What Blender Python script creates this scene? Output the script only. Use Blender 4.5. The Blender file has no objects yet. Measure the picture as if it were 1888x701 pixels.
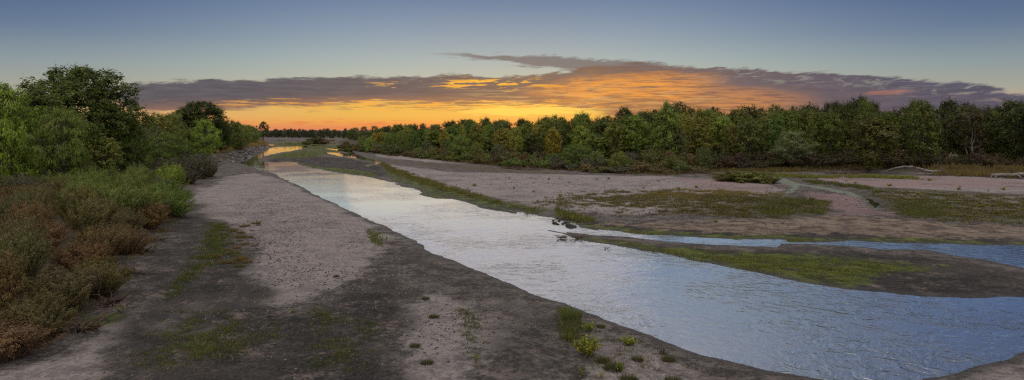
import bpy, math, random
import numpy as np
from math import radians as R

# ------------------------------------------------------------------ camera, sky, sun, exposure
C = bpy.context.scene.collection
scene = bpy.context.scene
H, F, CX, HOR = 8.0, 1230.0, 944.0, 240.0      # eye height (m), focal length, centre column and horizon row of the photograph

cam = bpy.data.cameras.new('camera')
cam.sensor_width = 36.0
cam.lens = 36.0 * F / 1888.0
cam.shift_y = -(350.5 - HOR) / 1888.0
cam.clip_start, cam.clip_end = 0.5, 30000
cam_o = bpy.data.objects.new('camera', cam)
C.objects.link(cam_o)
cam_o.location = (0, 0, H)
cam_o.rotation_euler = (R(90), 0, 0)
scene.camera = cam_o

def lin(c):
    out = []
    for v in c:
        v = v / 255.0
        out.append(v / 12.92 if v <= 0.04045 else ((v + 0.055) / 1.055) ** 2.4)
    return tuple(out) + (1.0,)

class NT:
    """small helper for writing node trees as expressions"""
    def __init__(s, tree):
        s.t = tree; s.n = tree.nodes; s.l = tree.links
    def new(s, kind, **kw):
        n = s.n.new(kind)
        for k, v in kw.items(): setattr(n, k, v)
        return n
    def put(s, sock, v):
        if isinstance(v, bpy.types.NodeSocket): s.l.new(v, sock)
        elif v is not None: sock.default_value = v
    def m(s, op, a, b=None, c=None, clamp=False):
        n = s.new('ShaderNodeMath', operation=op); n.use_clamp = clamp
        s.put(n.inputs[0], a); s.put(n.inputs[1], b); s.put(n.inputs[2], c)
        return n.outputs[0]
    def mix(s, f, a, b, blend='MIX'):
        n = s.new('ShaderNodeMix', data_type='RGBA', blend_type=blend)
        s.put(n.inputs[0], f); s.put(n.inputs[6], a); s.put(n.inputs[7], b)
        return n.outputs[2]
    def ss(s, x, lo, hi, t0=0.0, t1=1.0):
        n = s.new('ShaderNodeMapRange', interpolation_type='SMOOTHSTEP')
        s.put(n.inputs[0], x); s.put(n.inputs[1], lo); s.put(n.inputs[2], hi); s.put(n.inputs[3], t0); s.put(n.inputs[4], t1)
        return n.outputs[0]
    def comb(s, x, y, z=0.0):
        n = s.new('ShaderNodeCombineXYZ')
        s.put(n.inputs[0], x); s.put(n.inputs[1], y); s.put(n.inputs[2], z)
        return n.outputs[0]
    def noise(s, vec, scale, detail=3.0, rough=0.5, dist=0.0):
        n = s.new('ShaderNodeTexNoise')
        s.put(n.inputs['Vector'], vec); s.put(n.inputs['Scale'], scale); s.put(n.inputs['Detail'], detail)
        s.put(n.inputs['Roughness'], rough); s.put(n.inputs['Distortion'], dist)
        return n.outputs[0]
    def ramp(s, f, stops, interp='LINEAR'):
        n = s.new('ShaderNodeValToRGB'); cr = n.color_ramp; cr.interpolation = interp
        while len(cr.elements) > 1: cr.elements.remove(cr.elements[-1])
        cr.elements[0].position = stops[0][0]; cr.elements[0].color = stops[0][1]
        for p, c in stops[1:]:
            e = cr.elements.new(p); e.color = c
        s.put(n.inputs[0], f)
        return n.outputs[0]

def dirdeg(u, v):
    a = math.atan((u - CX) / F)
    return math.degrees(a), math.degrees(math.atan((HOR - v) / F * math.cos(a)))

world = bpy.data.worlds.new('World')
scene.world = world
world.use_nodes = True
W = NT(world.node_tree)
W.n.clear()
tc = W.new('ShaderNodeTexCoord')
sep = W.new('ShaderNodeSeparateXYZ'); W.l.new(tc.outputs['Generated'], sep.inputs[0])
az = W.m('DEGREES', W.m('ARCTAN2', sep.outputs[0], sep.outputs[1]))
el = W.m('DEGREES', W.m('ARCSINE', sep.outputs[2]))

def el_ramp(stops, top=90.0):
    f = W.m('POWER', W.m('DIVIDE', W.m('MAXIMUM', el, 0.0), top), 0.5)
    return W.ramp(f, [((e / top) ** 0.5, (lambda c, k: (c[0]*k, c[1]*k, c[2]*k, 1))(lin(c), k)) for e, c, k in stops])
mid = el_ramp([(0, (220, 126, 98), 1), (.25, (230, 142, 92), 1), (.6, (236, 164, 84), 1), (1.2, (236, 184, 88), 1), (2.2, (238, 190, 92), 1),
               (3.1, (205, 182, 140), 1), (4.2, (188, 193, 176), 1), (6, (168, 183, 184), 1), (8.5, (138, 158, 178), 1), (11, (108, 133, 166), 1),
               (13, (124, 139, 160), 1), (17, (160, 166, 178), 1), (24, (154, 160, 172), 1), (38, (136, 144, 160), 1.1), (58, (196, 191, 181), 2.6), (90, (200, 194, 181), 3.4)])  # unseen upper stops brightened to light the ground and silver the water
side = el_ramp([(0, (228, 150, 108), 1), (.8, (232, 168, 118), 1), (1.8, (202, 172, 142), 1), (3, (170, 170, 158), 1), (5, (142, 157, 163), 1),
                (7.5, (102, 124, 153), 1), (10, (78, 101, 143), 1), (15, (78, 93, 127), 1), (26, (86, 97, 124), 1), (38, (112, 120, 140), 1.1), (58, (196, 191, 181), 2.6), (90, (200, 194, 181), 3.4)])  # overhead stops brightened as fill for the ground
back = el_ramp([(0, (185, 172, 168), 1.2), (8, (212, 196, 190), 1.8), (25, (210, 200, 198), 2.3), (90, (200, 192, 188), 3.4)])  # unseen sky behind, brightened as fill for the tree fronts
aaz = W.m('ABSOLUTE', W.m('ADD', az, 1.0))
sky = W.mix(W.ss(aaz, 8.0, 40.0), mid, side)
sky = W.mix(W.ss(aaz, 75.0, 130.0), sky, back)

azf = W.m('DIVIDE', W.m('ADD', az, 50.0), 100.0, clamp=True)
def edge(pts):
    st = []
    for u, v in pts:
        a, e = dirdeg(u, v)
        st.append(((a + 50) / 100, (e / 20,) * 3 + (1,)))
    return W.m('MULTIPLY', W.ramp(azf, st), 20.0)
P0 = W.comb(az, el)
warp = W.m('SUBTRACT', W.noise(W.comb(W.m('MULTIPLY', az, .16), W.m('MULTIPLY', el, .9)), 1.6, 5, .6), .5)
fine = W.m('SUBTRACT', W.noise(W.comb(W.m('MULTIPLY', az, .26), W.m('ADD', W.m('MULTIPLY', el, 3.2), W.m('MULTIPLY', az, .10))), 1.5, 6, .65), .5)
tuft = W.m('SUBTRACT', W.noise(W.comb(W.m('MULTIPLY', az, .55), W.m('SUBTRACT', W.m('MULTIPLY', el, 2.2), W.m('MULTIPLY', az, .22))), 1.3, 7, .62), .5)
elw = W.m('ADD', W.m('ADD', el, W.m('MULTIPLY', warp, 1.1)), W.m('MULTIPLY', tuft, .9))
elb = W.m('ADD', W.m('ADD', el, W.m('MULTIPLY', warp, 1.3)), W.m('MULTIPLY', fine, 1.2))

top = edge([(170, 196), (205, 176), (225, 165), (250, 157), (310, 152), (400, 150), (500, 146), (620, 142), (760, 141), (850, 139), (920, 141), (1000, 138), (1060, 130), (1120, 121), (1190, 116),
            (1250, 121), (1330, 126), (1400, 129), (1500, 134), (1600, 139), (1700, 148), (1760, 153), (1820, 160), (1888, 174), (2000, 192)])
bot = edge([(170, 184), (205, 188), (240, 206), (420, 203), (500, 196), (620, 190), (760, 188), (860, 190), (960, 188), (1060, 200), (1140, 215), (1250, 238), (2000, 238)])
m_top = W.m('SUBTRACT', 1.0, W.ss(W.m('SUBTRACT', elw, top), -.14, .16))
m_bot = W.ss(W.m('SUBTRACT', elb, bot), -.20, .22)
m_l = W.ss(az, dirdeg(170, 0)[0], dirdeg(230, 0)[0])
slab = W.m('MULTIPLY', W.m('MULTIPLY', m_top, m_bot), m_l)
slab = W.m('MULTIPLY', slab, W.m('SUBTRACT', 1.0, W.ss(az, 38.0, 48.0)))
frz = W.noise(W.comb(W.m('MULTIPLY', az, .42), W.m('SUBTRACT', W.m('MULTIPLY', el, 2.2), W.m('MULTIPLY', az, .16))), 1.3, 8, .72, .9)
upper = W.ss(W.m('SUBTRACT', el, top), -1.7, -.1)
slab = W.m('MULTIPLY', slab, W.m('SUBTRACT', 1.0, W.m('MULTIPLY', W.m('MULTIPLY', upper, W.ss(frz, .50, .62)), W.ss(az, 6.0, 20.0, .05, .55))))
# thin wisp running out of the upper bank
wt = edge([(780, 96), (860, 98), (930, 103), (1000, 104), (1080, 107), (1160, 113), (1260, 122)])
wb = edge([(780, 98), (860, 107), (930, 115), (1000, 122), (1060, 132), (1160, 142), (1260, 150)])
wisp = W.m('MULTIPLY', W.m('SUBTRACT', 1.0, W.ss(W.m('SUBTRACT', elw, wt), -.16, .20)), W.ss(W.m('SUBTRACT', elb, wb), -.20, .15))
wisp = W.m('MULTIPLY', wisp, W.ss(az, dirdeg(770, 0)[0], dirdeg(900, 0)[0]))
wisp = W.m('MULTIPLY', wisp, W.m('SUBTRACT', 1.0, W.ss(az, dirdeg(1200, 0)[0], dirdeg(1290, 0)[0])))

def blob(u, v, ru, rv, n=0.0, nf=None):
    a, e = dirdeg(u, v)
    ra, re = ru / F * 57.3, rv / F * 57.3
    dx = W.m('DIVIDE', W.m('SUBTRACT', az, a), ra)
    dy = W.m('DIVIDE', W.m('SUBTRACT', elb, e), re)
    d = W.m('ADD', W.m('MULTIPLY', dx, dx), W.m('MULTIPLY', dy, dy))
    if n: d = W.m('ADD', d, W.m('MULTIPLY', nf if nf is not None else fine, n))
    return W.m('SUBTRACT', 1.0, W.ss(d, .15, 1.25))

# body colour of the bank: slate violet, warmer towards the sunset
body = W.ramp(azf, [(0.0, lin((88, 90, 104))), (.27, lin((74, 77, 94))), (.42, lin((76, 77, 91))), (.5, lin((98, 86, 84))), (.58, lin((118, 94, 84))),
                    (.68, lin((104, 88, 96))), (.8, lin((78, 76, 100))), (1.0, lin((78, 80, 106)))])
body = W.mix(W.ss(fine, -.10, .16), body, W.mix(0.2, body, lin((135, 128, 140))))
# underside of the bank takes the light of the horizon
under = W.m('SUBTRACT', 1.0, W.ss(W.m('SUBTRACT', el, bot), .05, .85))
body = W.mix(W.m('MULTIPLY', under, .38), body, lin((190, 128, 88)))
glow = W.m('MAXIMUM', blob(1150, 172, 190, 30, 1.2), W.m('MULTIPLY', blob(1190, 156, 150, 26, 1.4), .9))
glow = W.m('MAXIMUM', glow, W.m('MULTIPLY', blob(1290, 190, 200, 34, 1.0), .62))
body = W.mix(W.m('MULTIPLY', glow, .84), body, W.mix(W.ss(fine, -.12, .06), lin((158, 106, 78)), lin((250, 160, 64))))
body = W.mix(W.m('MULTIPLY', blob(1630, 171, 42, 5, 3.5), .5), body, lin((190, 120, 96)))
shade = W.m('MULTIPLY', W.m('MULTIPLY', blob(1030, 200, 260, 26, .6), W.ss(fine, .0, .07)), .8)
body = W.mix(shade, body, lin((130, 98, 84)))
sky = W.mix(W.m('MULTIPLY', wisp, .85), sky, lin((104, 102, 108)))
sky = W.mix(W.m('MULTIPLY', slab, .96), sky, body)
# burning cloudlets inside the bank
cl = W.noise(W.comb(W.m('MULTIPLY', az, .26), W.m('SUBTRACT', W.m('MULTIPLY', el, 2.6), W.m('MULTIPLY', az, .08))), 1.2, 6, .66, .4)
hot = W.m('MULTIPLY', W.ss(cl, .525, .56), W.m('MAXIMUM', blob(900, 154, 150, 14, .5), W.m('MULTIPLY', blob(740, 155, 70, 6), .6)))
sky = W.mix(hot, sky, lin((255, 186, 66)))
hot2 = W.m('MULTIPLY', W.ss(cl, .46, .60), blob(1120, 164, 170, 20, .6))
sky = W.mix(W.m('MULTIPLY', hot2, .85), sky, lin((250, 162, 62)))
stz = W.noise(W.comb(W.m('MULTIPLY', az, .13), W.m('ADD', W.m('MULTIPLY', el, 3.6), W.m('MULTIPLY', warp, 1.5))), 1.6, 7, .62, .3)
sky = W.mix(W.m('MULTIPLY', W.m('MULTIPLY', blob(1010, 190, 330, 19, .4), W.ss(stz, .50, .58)), .7), sky, lin((134, 106, 88)))
sky = W.mix(W.m('MULTIPLY', W.m('MULTIPLY', blob(1080, 180, 260, 30, .4), W.ss(stz, .48, .42)), .4), sky, lin((206, 176, 122)))
sky = W.mix(W.m('MULTIPLY', W.m('MULTIPLY', slab, W.ss(stz, .44, .60)), .16), sky, lin((74, 72, 88)))
# streaky, glowing base between bank and horizon
st = W.noise(W.comb(W.m('MULTIPLY', az, .22), W.m('SUBTRACT', W.m('MULTIPLY', el, 3.4), W.m('MULTIPLY', az, .02))), 1.7, 6, .66)
band = blob(790, 194, 440, 11, .3)
sky = W.mix(W.m('MULTIPLY', W.m('MULTIPLY', band, W.ss(st, .50, .58)), .6), sky, lin((142, 108, 84)))
sky = W.mix(W.m('MULTIPLY', W.m('MULTIPLY', band, W.ss(st, .495, .44)), .85), sky, lin((252, 176, 74)))
sky = W.mix(W.m('MULTIPLY', blob(975, 205, 150, 10, 1.0), .95), sky, lin((255, 216, 100)))
sky = W.mix(W.m('MULTIPLY', W.m('MULTIPLY', blob(640, 229, 190, 7, .3), W.ss(st, .44, .6)), .7), sky, lin((232, 124, 84)))
sky = W.mix(W.ss(el, 0.0, -1.0), sky, lin((70, 62, 56)))
nish = W.new('ShaderNodeTexSky', sky_type='NISHITA'); nish.sun_disc = False
SUN_AZ, SUN_EL = dirdeg(940, 0)[0], 2.0
nish.sun_elevation = R(SUN_EL); nish.sun_rotation = R(SUN_AZ); nish.altitude = 300
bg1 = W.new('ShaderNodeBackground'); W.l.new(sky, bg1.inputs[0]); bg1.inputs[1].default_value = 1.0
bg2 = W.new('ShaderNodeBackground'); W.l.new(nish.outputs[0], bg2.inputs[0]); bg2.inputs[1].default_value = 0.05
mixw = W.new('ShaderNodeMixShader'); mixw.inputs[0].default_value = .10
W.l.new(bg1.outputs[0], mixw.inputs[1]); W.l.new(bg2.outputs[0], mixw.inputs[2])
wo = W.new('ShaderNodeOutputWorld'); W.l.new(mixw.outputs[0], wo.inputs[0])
world.cycles.sampling_method = 'MANUAL'; world.cycles.sample_map_resolution = 1024

sun = bpy.data.lights.new('sun', 'SUN')
sun.energy = 0.03; sun.angle = R(28); sun.color = (1.0, .62, .34)
sun_o = bpy.data.objects.new('sun', sun); C.objects.link(sun_o)
sun_o.rotation_euler = (R(90 - SUN_EL), 0, R(180 - SUN_AZ))
scene.view_settings.view_transform = 'Standard'
scene.view_settings.look = 'None'
scene.view_settings.exposure = 0.0
scene.view_settings.gamma = 1.0
scene.view_settings.use_curve_mapping = False
scene.render.engine = 'CYCLES'
scene.cycles.max_bounces = 5
scene.cycles.diffuse_bounces = 2
scene.cycles.glossy_bounces = 2
scene.cycles.transmission_bounces = 2
scene.cycles.transparent_max_bounces = 4
scene.cycles.sample_clamp_indirect = 4
scene.cycles.use_denoising = False
scene.cycles.filter_width = 1.25

# ------------------------------------------------------------------ noise, polygons, terrain height
rng = np.random.default_rng(7)
random.seed(7)
_tab = rng.random((256, 256))
def vnoise(x, y):
    xi = np.floor(x).astype(np.int64); yi = np.floor(y).astype(np.int64)
    fx = x - xi; fy = y - yi
    fx = fx * fx * (3 - 2 * fx); fy = fy * fy * (3 - 2 * fy)
    a = _tab[xi & 255, yi & 255]; b = _tab[(xi + 1) & 255, yi & 255]
    c = _tab[xi & 255, (yi + 1) & 255]; d = _tab[(xi + 1) & 255, (yi + 1) & 255]
    return (a * (1 - fx) + b * fx) * (1 - fy) + (c * (1 - fx) + d * fx) * fy - .5
def fbm(x, y, s, octv=4, g=.5, off=0.0):
    t = 0; a = 1; n = 0
    for i in range(octv):
        t = t + a * vnoise(x / s + 17.3 * i + off, y / s - 9.1 * i + off * 2.7); n += a
        a *= g; s *= .5
    return t / n * 2
def at(u, v, z=0.0):
    """where the line of sight through the photograph's pixel meets height z"""
    d = (H - z) * F / (v - HOR)
    return np.array([(u - CX) / F * d, d])
def gp(pts, z=0.0):
    return np.array([at(u, v, z) for u, v in pts])
def sdf(px, py, poly, margin=60.0, closed=True):
    """signed distance in metres, negative inside"""
    out = np.full(px.shape, margin * 1.0)
    lo = poly.min(0) - margin; hi = poly.max(0) + margin
    k = np.nonzero((px > lo[0]) & (px < hi[0]) & (py > lo[1]) & (py < hi[1]))[0]
    if len(k) == 0: return out
    x = px[k]; y = py[k]
    best = np.full(x.shape, 1e18); ins = np.zeros(x.shape, bool)
    n = len(poly)
    for i in range(n if closed else n - 1):
        a = poly[i]; b = poly[(i + 1) % n]
        dx, dy = b - a
        t = np.clip(((x - a[0]) * dx + (y - a[1]) * dy) / (dx * dx + dy * dy + 1e-9), 0, 1)
        best = np.minimum(best, (x - a[0] - t * dx) ** 2 + (y - a[1] - t * dy) ** 2)
        if closed:
            c = ((a[1] > y) != (b[1] > y)) & (x < (b[0] - a[0]) * (y - a[1]) / ((b[1] - a[1]) if b[1] != a[1] else 1e-9) + a[0])
            ins ^= c
    d = np.sqrt(best)
    out[k] = np.where(ins, -d, d) if closed else d
    return out
def sstep(x, lo, hi):
    t = np.clip((x - lo) / (hi - lo), 0, 1)
    return t * t * (3 - 2 * t)

left_bank = [(427, 298), (445, 302), (461, 307), (480, 314), (505, 321), (524, 330), (560, 347), (600, 368), (650, 390), (690, 410), (720, 422),
             (760, 443), (790, 462), (830, 478), (860, 490), (900, 508), (950, 531), (1000, 550), (1040, 560), (1075, 575), (1120, 592), (1180, 612),
             (1240, 634), (1300, 655), (1380, 674), (1440, 685), (1520, 699), (1560, 722), (1600, 790)]
main_water = left_bank + [(1650, 790), (1670, 722), (1700, 699), (1760, 690), (1800, 678), (1888, 652), (2000, 630), (2300, 600), (2300, 556), (2000, 550),
             (1888, 549), (1840, 548), (1780, 549), (1700, 546), (1640, 541), (1560, 533), (1500, 523), (1440, 512), (1380, 500), (1340, 492), (1290, 482),
             (1240, 470), (1180, 461), (1130, 452), (1080, 444), (1052, 437), (1040, 428), (1005, 419), (960, 410), (950, 405), (960, 392), (900, 381), (850, 371), (800, 360), (775, 352), (762, 347), (754, 343),
             (700, 331), (680, 326), (641, 321), (614, 317), (592, 312), (569, 308), (553, 304), (546, 299), (528, 298), (511, 299), (497, 299),
             (474, 297), (486, 290), (488, 288), (513, 282), (538, 278.5), (553, 275), (570, 271), (570, 268.5), (548, 269), (538, 270), (510, 271),
             (500, 273), (478, 280), (462, 289), (446, 294)]
side_channel = [(940, 395), (960, 391), (994, 398), (1028, 402), (1057, 406), (1080, 411), (1062, 413), (1070, 420), (1120, 424), (1160, 429), (1200, 433), (1250, 436),
                (1300, 439), (1370, 441), (1451, 442), (1452, 446), (1500, 447), (1530, 446), (1575, 444), (1620, 447), (1750, 450), (1888, 454), (2300, 462), (2300, 535), (2000, 514),
                (1888, 495), (1804, 478), (1740, 469), (1712, 462), (1675, 460), (1620, 459), (1584, 455), (1529, 452), (1490, 450), (1440, 450), (1432, 456), (1414, 455), (1300, 451), (1230, 445),
                (1160, 437), (1108, 434), (1063, 430), (1017, 423), (960, 414), (940, 412)]
thin_channel = [(599, 273), (632, 276), (650, 279), (659, 285), (672, 291), (692, 295), (711, 298), (704, 301), (690, 304), (676, 307), (675, 305), (690, 300.5),
                (684, 297.5), (668, 295), (652, 291.5), (635, 289), (627, 289), (618, 286), (604, 283.5), (603, 281), (626, 281.5), (643, 283), (638, 280.5), (620, 277.5), (600, 275)]
pools = [[(571, 267.3), (600, 267), (601, 268.6), (571, 269.2)], [(488, 266), (510, 266.5), (512, 268.6), (498, 269.4), (488, 268.4)],
         [(522, 263.6), (540, 263.4), (541, 264.9), (523, 265.2)], [(598, 258.2), (619, 258), (620, 260.3), (600, 260.4)], [(603, 263.6), (626, 263.6), (626, 265.5), (606, 265.6)],
         [(548, 260.5), (556, 260.3), (556, 261.8), (549, 262)], [(494, 259.6), (530, 258.2), (552, 258), (552, 258.8), (520, 259.8), (496, 260.6)], [(566, 257.2), (590, 257), (590, 257.9), (566, 258)]]
brook = [(1424, 323), (1436, 326), (1452, 331), (1466, 337), (1490, 341), (1520, 345), (1555, 351), (1590, 359), (1614, 369), (1624, 379), (1617, 387), (1608, 381),
         (1606, 374), (1592, 366), (1560, 357), (1520, 350), (1490, 345), (1476, 343), (1462, 344), (1440, 338), (1430, 331)]
brook_b = [(1464, 343), (1474, 344), (1462, 354), (1444, 364), (1428, 369), (1442, 359), (1456, 349)]
brook_tail = [(1592, 362), (1608, 368), (1620, 376), (1620, 384), (1612, 386), (1606, 378), (1598, 370)]
slim_bars = [[(1008, 424.2), (1022, 426), (1040, 429), (1062, 431), (1080, 434), (1080, 442), (1060, 438), (1040, 432), (1020, 427.6)],
             [(775, 352), (800, 356), (832, 362), (838, 367), (800, 366), (778, 360)],
             [(726, 338), (752, 342), (764, 348), (750, 346)],
             [(850, 369), (900, 380), (955, 391), (950, 394), (890, 384)],
             [(1060, 413), (1080, 409), (1100, 424), (1075, 420)]]
WATER = [gp(p) for p in (main_water, side_channel, thin_channel, brook_tail)] + [gp(p) for p in pools]
ISLES = [gp(p) for p in slim_bars]
terrace_l = gp([(-900, 900), (-300, 780), (-100, 690), (0, 658), (60, 640), (120, 612), (170, 582), (212, 545), (232, 505), (243, 478), (270, 455), (300, 430), (328, 402), (334, 376), (345, 352),
                (362, 338), (400, 322), (404, 306), (391, 301), (428, 297.5), (444, 293.5), (461, 288.5), (477, 279.5), (497, 272.5), (500, 269), (490, 262), (486, 256),
                (400, 250), (0, 247), (-3000, 247), (-6000, 900)])
terrace_r = gp([(3600, 380), (2300, 338), (1888, 329), (1800, 326), (1700, 323), (1600, 320), (1520, 319), (1440, 316), (1330, 314), (1250, 321), (1180, 319), (1100, 314), (1030, 310),
                (940, 304), (870, 298), (800, 291), (740, 287), (700, 281), (660, 277), (632, 273), (622, 266), (622, 262), (640, 257), (620, 255), (560, 254), (490, 253.5), (470, 252),
                (300, 244), (3600, 244)])

islet = gp([(920, 385), (1100, 398), (1500, 430), (1900, 443), (2400, 462), (2400, 560), (1888, 552), (1640, 545), (1400, 508), (1130, 456), (940, 422)])
def water_sd(x, y, rough=True):
    d = np.full(x.shape, 60.0)
    for p in WATER: d = np.minimum(d, sdf(x, y, p))
    for p in ISLES: d = np.maximum(d, -sdf(x, y, p))
    if rough:
        r = np.sqrt(x * x + y * y)
        d = d + fbm(x, y, 2.2, 4, .55) * (.20 + .0030 * r) + fbm(x, y, 9.0, 3, .5, 5) * (.05 + .002 * r)
    return d
def height(x, y):
    """ground height; also returns the masks the ground material reads"""
    x = np.asarray(x, float); y = np.asarray(y, float)
    r = np.sqrt(x * x + y * y)
    wd = water_sd(x, y)
    land = np.clip(wd, 0, None)
    nearbank = (x < 8 + .62 * (y - 20)) & (y < 150)
    low = 1 - .62 * sstep(-sdf(x, y, islet), -3, 3)
    h = np.where(wd > 0, (.07 * (1 - np.exp(-land / .25)) + .24 * (1 - np.exp(-land / 4.0))) * low, -.35 * (1 - np.exp(wd / 1.2)))
    h = h + np.where(wd > 0, 1, 0) * sstep(land, .2, 6) * (fbm(x, y, 14, 3) * .16 + fbm(x, y, 2.4, 4, .6, 3) * .05)
    h = np.where(wd > 0, np.maximum(h, .02 + .05 * sstep(land, 0, 2)), h)
    fade = np.exp(-r / 60)
    h = h + np.where(wd > 0, sstep(land, .1, 1.2), 0) * fade * (fbm(x, y, .8, 4, .62, 9) * .11 + np.clip(fbm(x, y, 2.6, 3, .6, 31), -1, .1) * .10)
    dl = -sdf(x, y, terrace_l) + fbm(x, y, 5, 3) * .8
    dr = -sdf(x, y, terrace_r) + fbm(x, y, 8, 3, .5, 2) * 1.5
    tl = sstep(dl, -.3, 3.5) * (.75 + .9 * sstep(y, 90, 150))
    tr = sstep(dr, -1.0, 3.5) * .75
    h = h + np.where(wd > 0, 1, 0) * (tl + tr)
    h = h + (sstep(dl, 4, 30) + sstep(dr, 4, 30)) * (.25 + fbm(x, y, 40, 3, .5, 4) * .5)
    return h, wd, dl, dr

# zones of the ground, traced on the bars
def zone(x, y, polys, soft, ns=3.0, na=1.0, off=0.0):
    t = np.zeros(x.shape)
    n = fbm(x, y, ns, 4, .6, off) * na
    for p in polys:
        t = np.maximum(t, sstep(-sdf(x, y, gp(p, .25)) + n, -soft, soft))
    return t
Z_light = [[(335, 372), (380, 347), (420, 326), (470, 318), (524, 332), (600, 370), (690, 413), (712, 436), (690, 470), (660, 505), (600, 545), (540, 566), (492, 566), (470, 530), (465, 490),
            (478, 452), (455, 425), (405, 412), (372, 404), (380, 380)],
           [(-60, 720), (40, 676), (110, 640), (200, 592), (262, 570), (262, 600), (220, 645), (150, 720)],
           [(725, 610), (745, 570), (800, 545), (870, 560), (900, 600), (890, 640), (900, 740), (720, 740)],
           [(1050, 640), (1090, 600), (1180, 625), (1290, 665), (1300, 740), (1060, 740)],
           [(1700, 720), (1780, 690), (1888, 660), (2100, 640), (2100, 740)],
           [(720, 304), (830, 318), (1060, 322), (1240, 326), (1400, 336), (1440, 352), (1400, 366), (1290, 386), (1180, 397), (1060, 390), (1000, 384), (900, 362), (820, 344), (740, 322)],
           [(1490, 327), (1640, 324), (1900, 331), (2300, 345), (2300, 372), (1888, 360), (1700, 350), (1580, 344)],
           [(1640, 352), (1888, 364), (2100, 372), (2100, 398), (1888, 394), (1720, 378)],
           [(725, 286), (800, 296), (860, 304), (800, 300), (700, 290), (690, 284)]]
Z_dark = [[(1090, 443), (1300, 453), (1414, 457), (1490, 452), (1584, 457), (1712, 465), (1804, 480), (1888, 497), (2300, 535), (2300, 560), (1888, 550), (1640, 543), (1500, 524), (1340, 493), (1180, 462)],
          [(344, 378), (378, 378), (370, 405), (430, 450), (462, 500), (470, 560), (540, 574), (640, 545), (700, 525), (745, 520), (742, 560), (722, 620), (722, 760), (150, 760), (240, 640), (262, 560),
           (250, 500), (300, 440), (330, 405)],
          [(478, 300), (560, 308), (690, 328), (720, 320), (700, 303), (640, 292), (560, 286), (500, 292)],
          [(1420, 460), (1620, 462), (1740, 472), (1888, 500), (2300, 545), (2300, 556), (1888, 548), (1640, 540), (1500, 520), (1440, 500)],
          [(1000, 396), (1100, 405), (1300, 412), (1700, 425), (2300, 445), (2300, 470), (1888, 452), (1600, 444), (1300, 438), (1100, 422)],
          [(760, 342), (850, 366), (980, 392), (960, 396), (850, 374), (770, 352)]]
Z_halfdark = [[(735, 442), (790, 466), (850, 492), (950, 540), (1040, 572), (1060, 620), (1040, 740), (900, 740), (905, 600), (880, 548), (800, 520), (740, 480), (716, 440)]]  # dark mud at half strength along the near bank
Z_algae = [[(1075, 411), (1160, 417), (1300, 428), (1500, 432), (1700, 437), (1900, 444), (2300, 455), (2300, 460), (1888, 453), (1620, 446), (1451, 441), (1300, 439), (1160, 428), (1085, 421)],
           [(1040, 432), (1160, 440), (1300, 454), (1430, 460), (1600, 470), (1740, 485), (1640, 500), (1560, 520), (1500, 521), (1400, 502), (1290, 480), (1180, 460), (1080, 442)],
           [(546, 299), (560, 301), (600, 308), (640, 312), (690, 318), (700, 328), (660, 324), (600, 315), (556, 305)],
           [(492, 291), (520, 283), (560, 276), (610, 280), (590, 288), (540, 291)],
           [(490, 266), (560, 262), (600, 268), (640, 272), (620, 281), (580, 276), (540, 270)],
           [(700, 298), (730, 316), (800, 337), (900, 366), (1000, 384), (990, 392), (900, 379), (800, 354), (720, 326)],
           [(780, 352), (836, 364), (800, 366)], [(130, 592), (180, 580), (190, 594), (140, 610)]]
Z_veg = [[(1200, 372), (1260, 356), (1320, 356), (1420, 360), (1530, 370), (1540, 392), (1440, 402), (1320, 402), (1230, 394)],
         [(1560, 345), (1640, 348), (1888, 362), (2300, 372), (2300, 425), (1888, 414), (1750, 412), (1650, 398), (1610, 372)],
         [(1300, 322), (1400, 324), (1420, 335), (1380, 336)],
         [(700, 292), (800, 302), (900, 308), (1060, 318), (1060, 324), (900, 318), (780, 308)],
         [(470, 262), (640, 258), (640, 268), (560, 272), (480, 268)]]
Z_pink = [[(1480, 326), (1700, 326), (1888, 334), (1888, 350), (1600, 345)], [(1480, 352), (1600, 362), (1620, 395), (1540, 395), (1500, 375)], [(1240, 328), (1420, 340), (1420, 356), (1300, 352)]]
Z_tan = [[(1080, 402), (1300, 408), (1540, 398), (1640, 402), (1760, 415), (2300, 428), (2300, 442), (1888, 440), (1600, 430), (1300, 425), (1100, 412)]]

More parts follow.
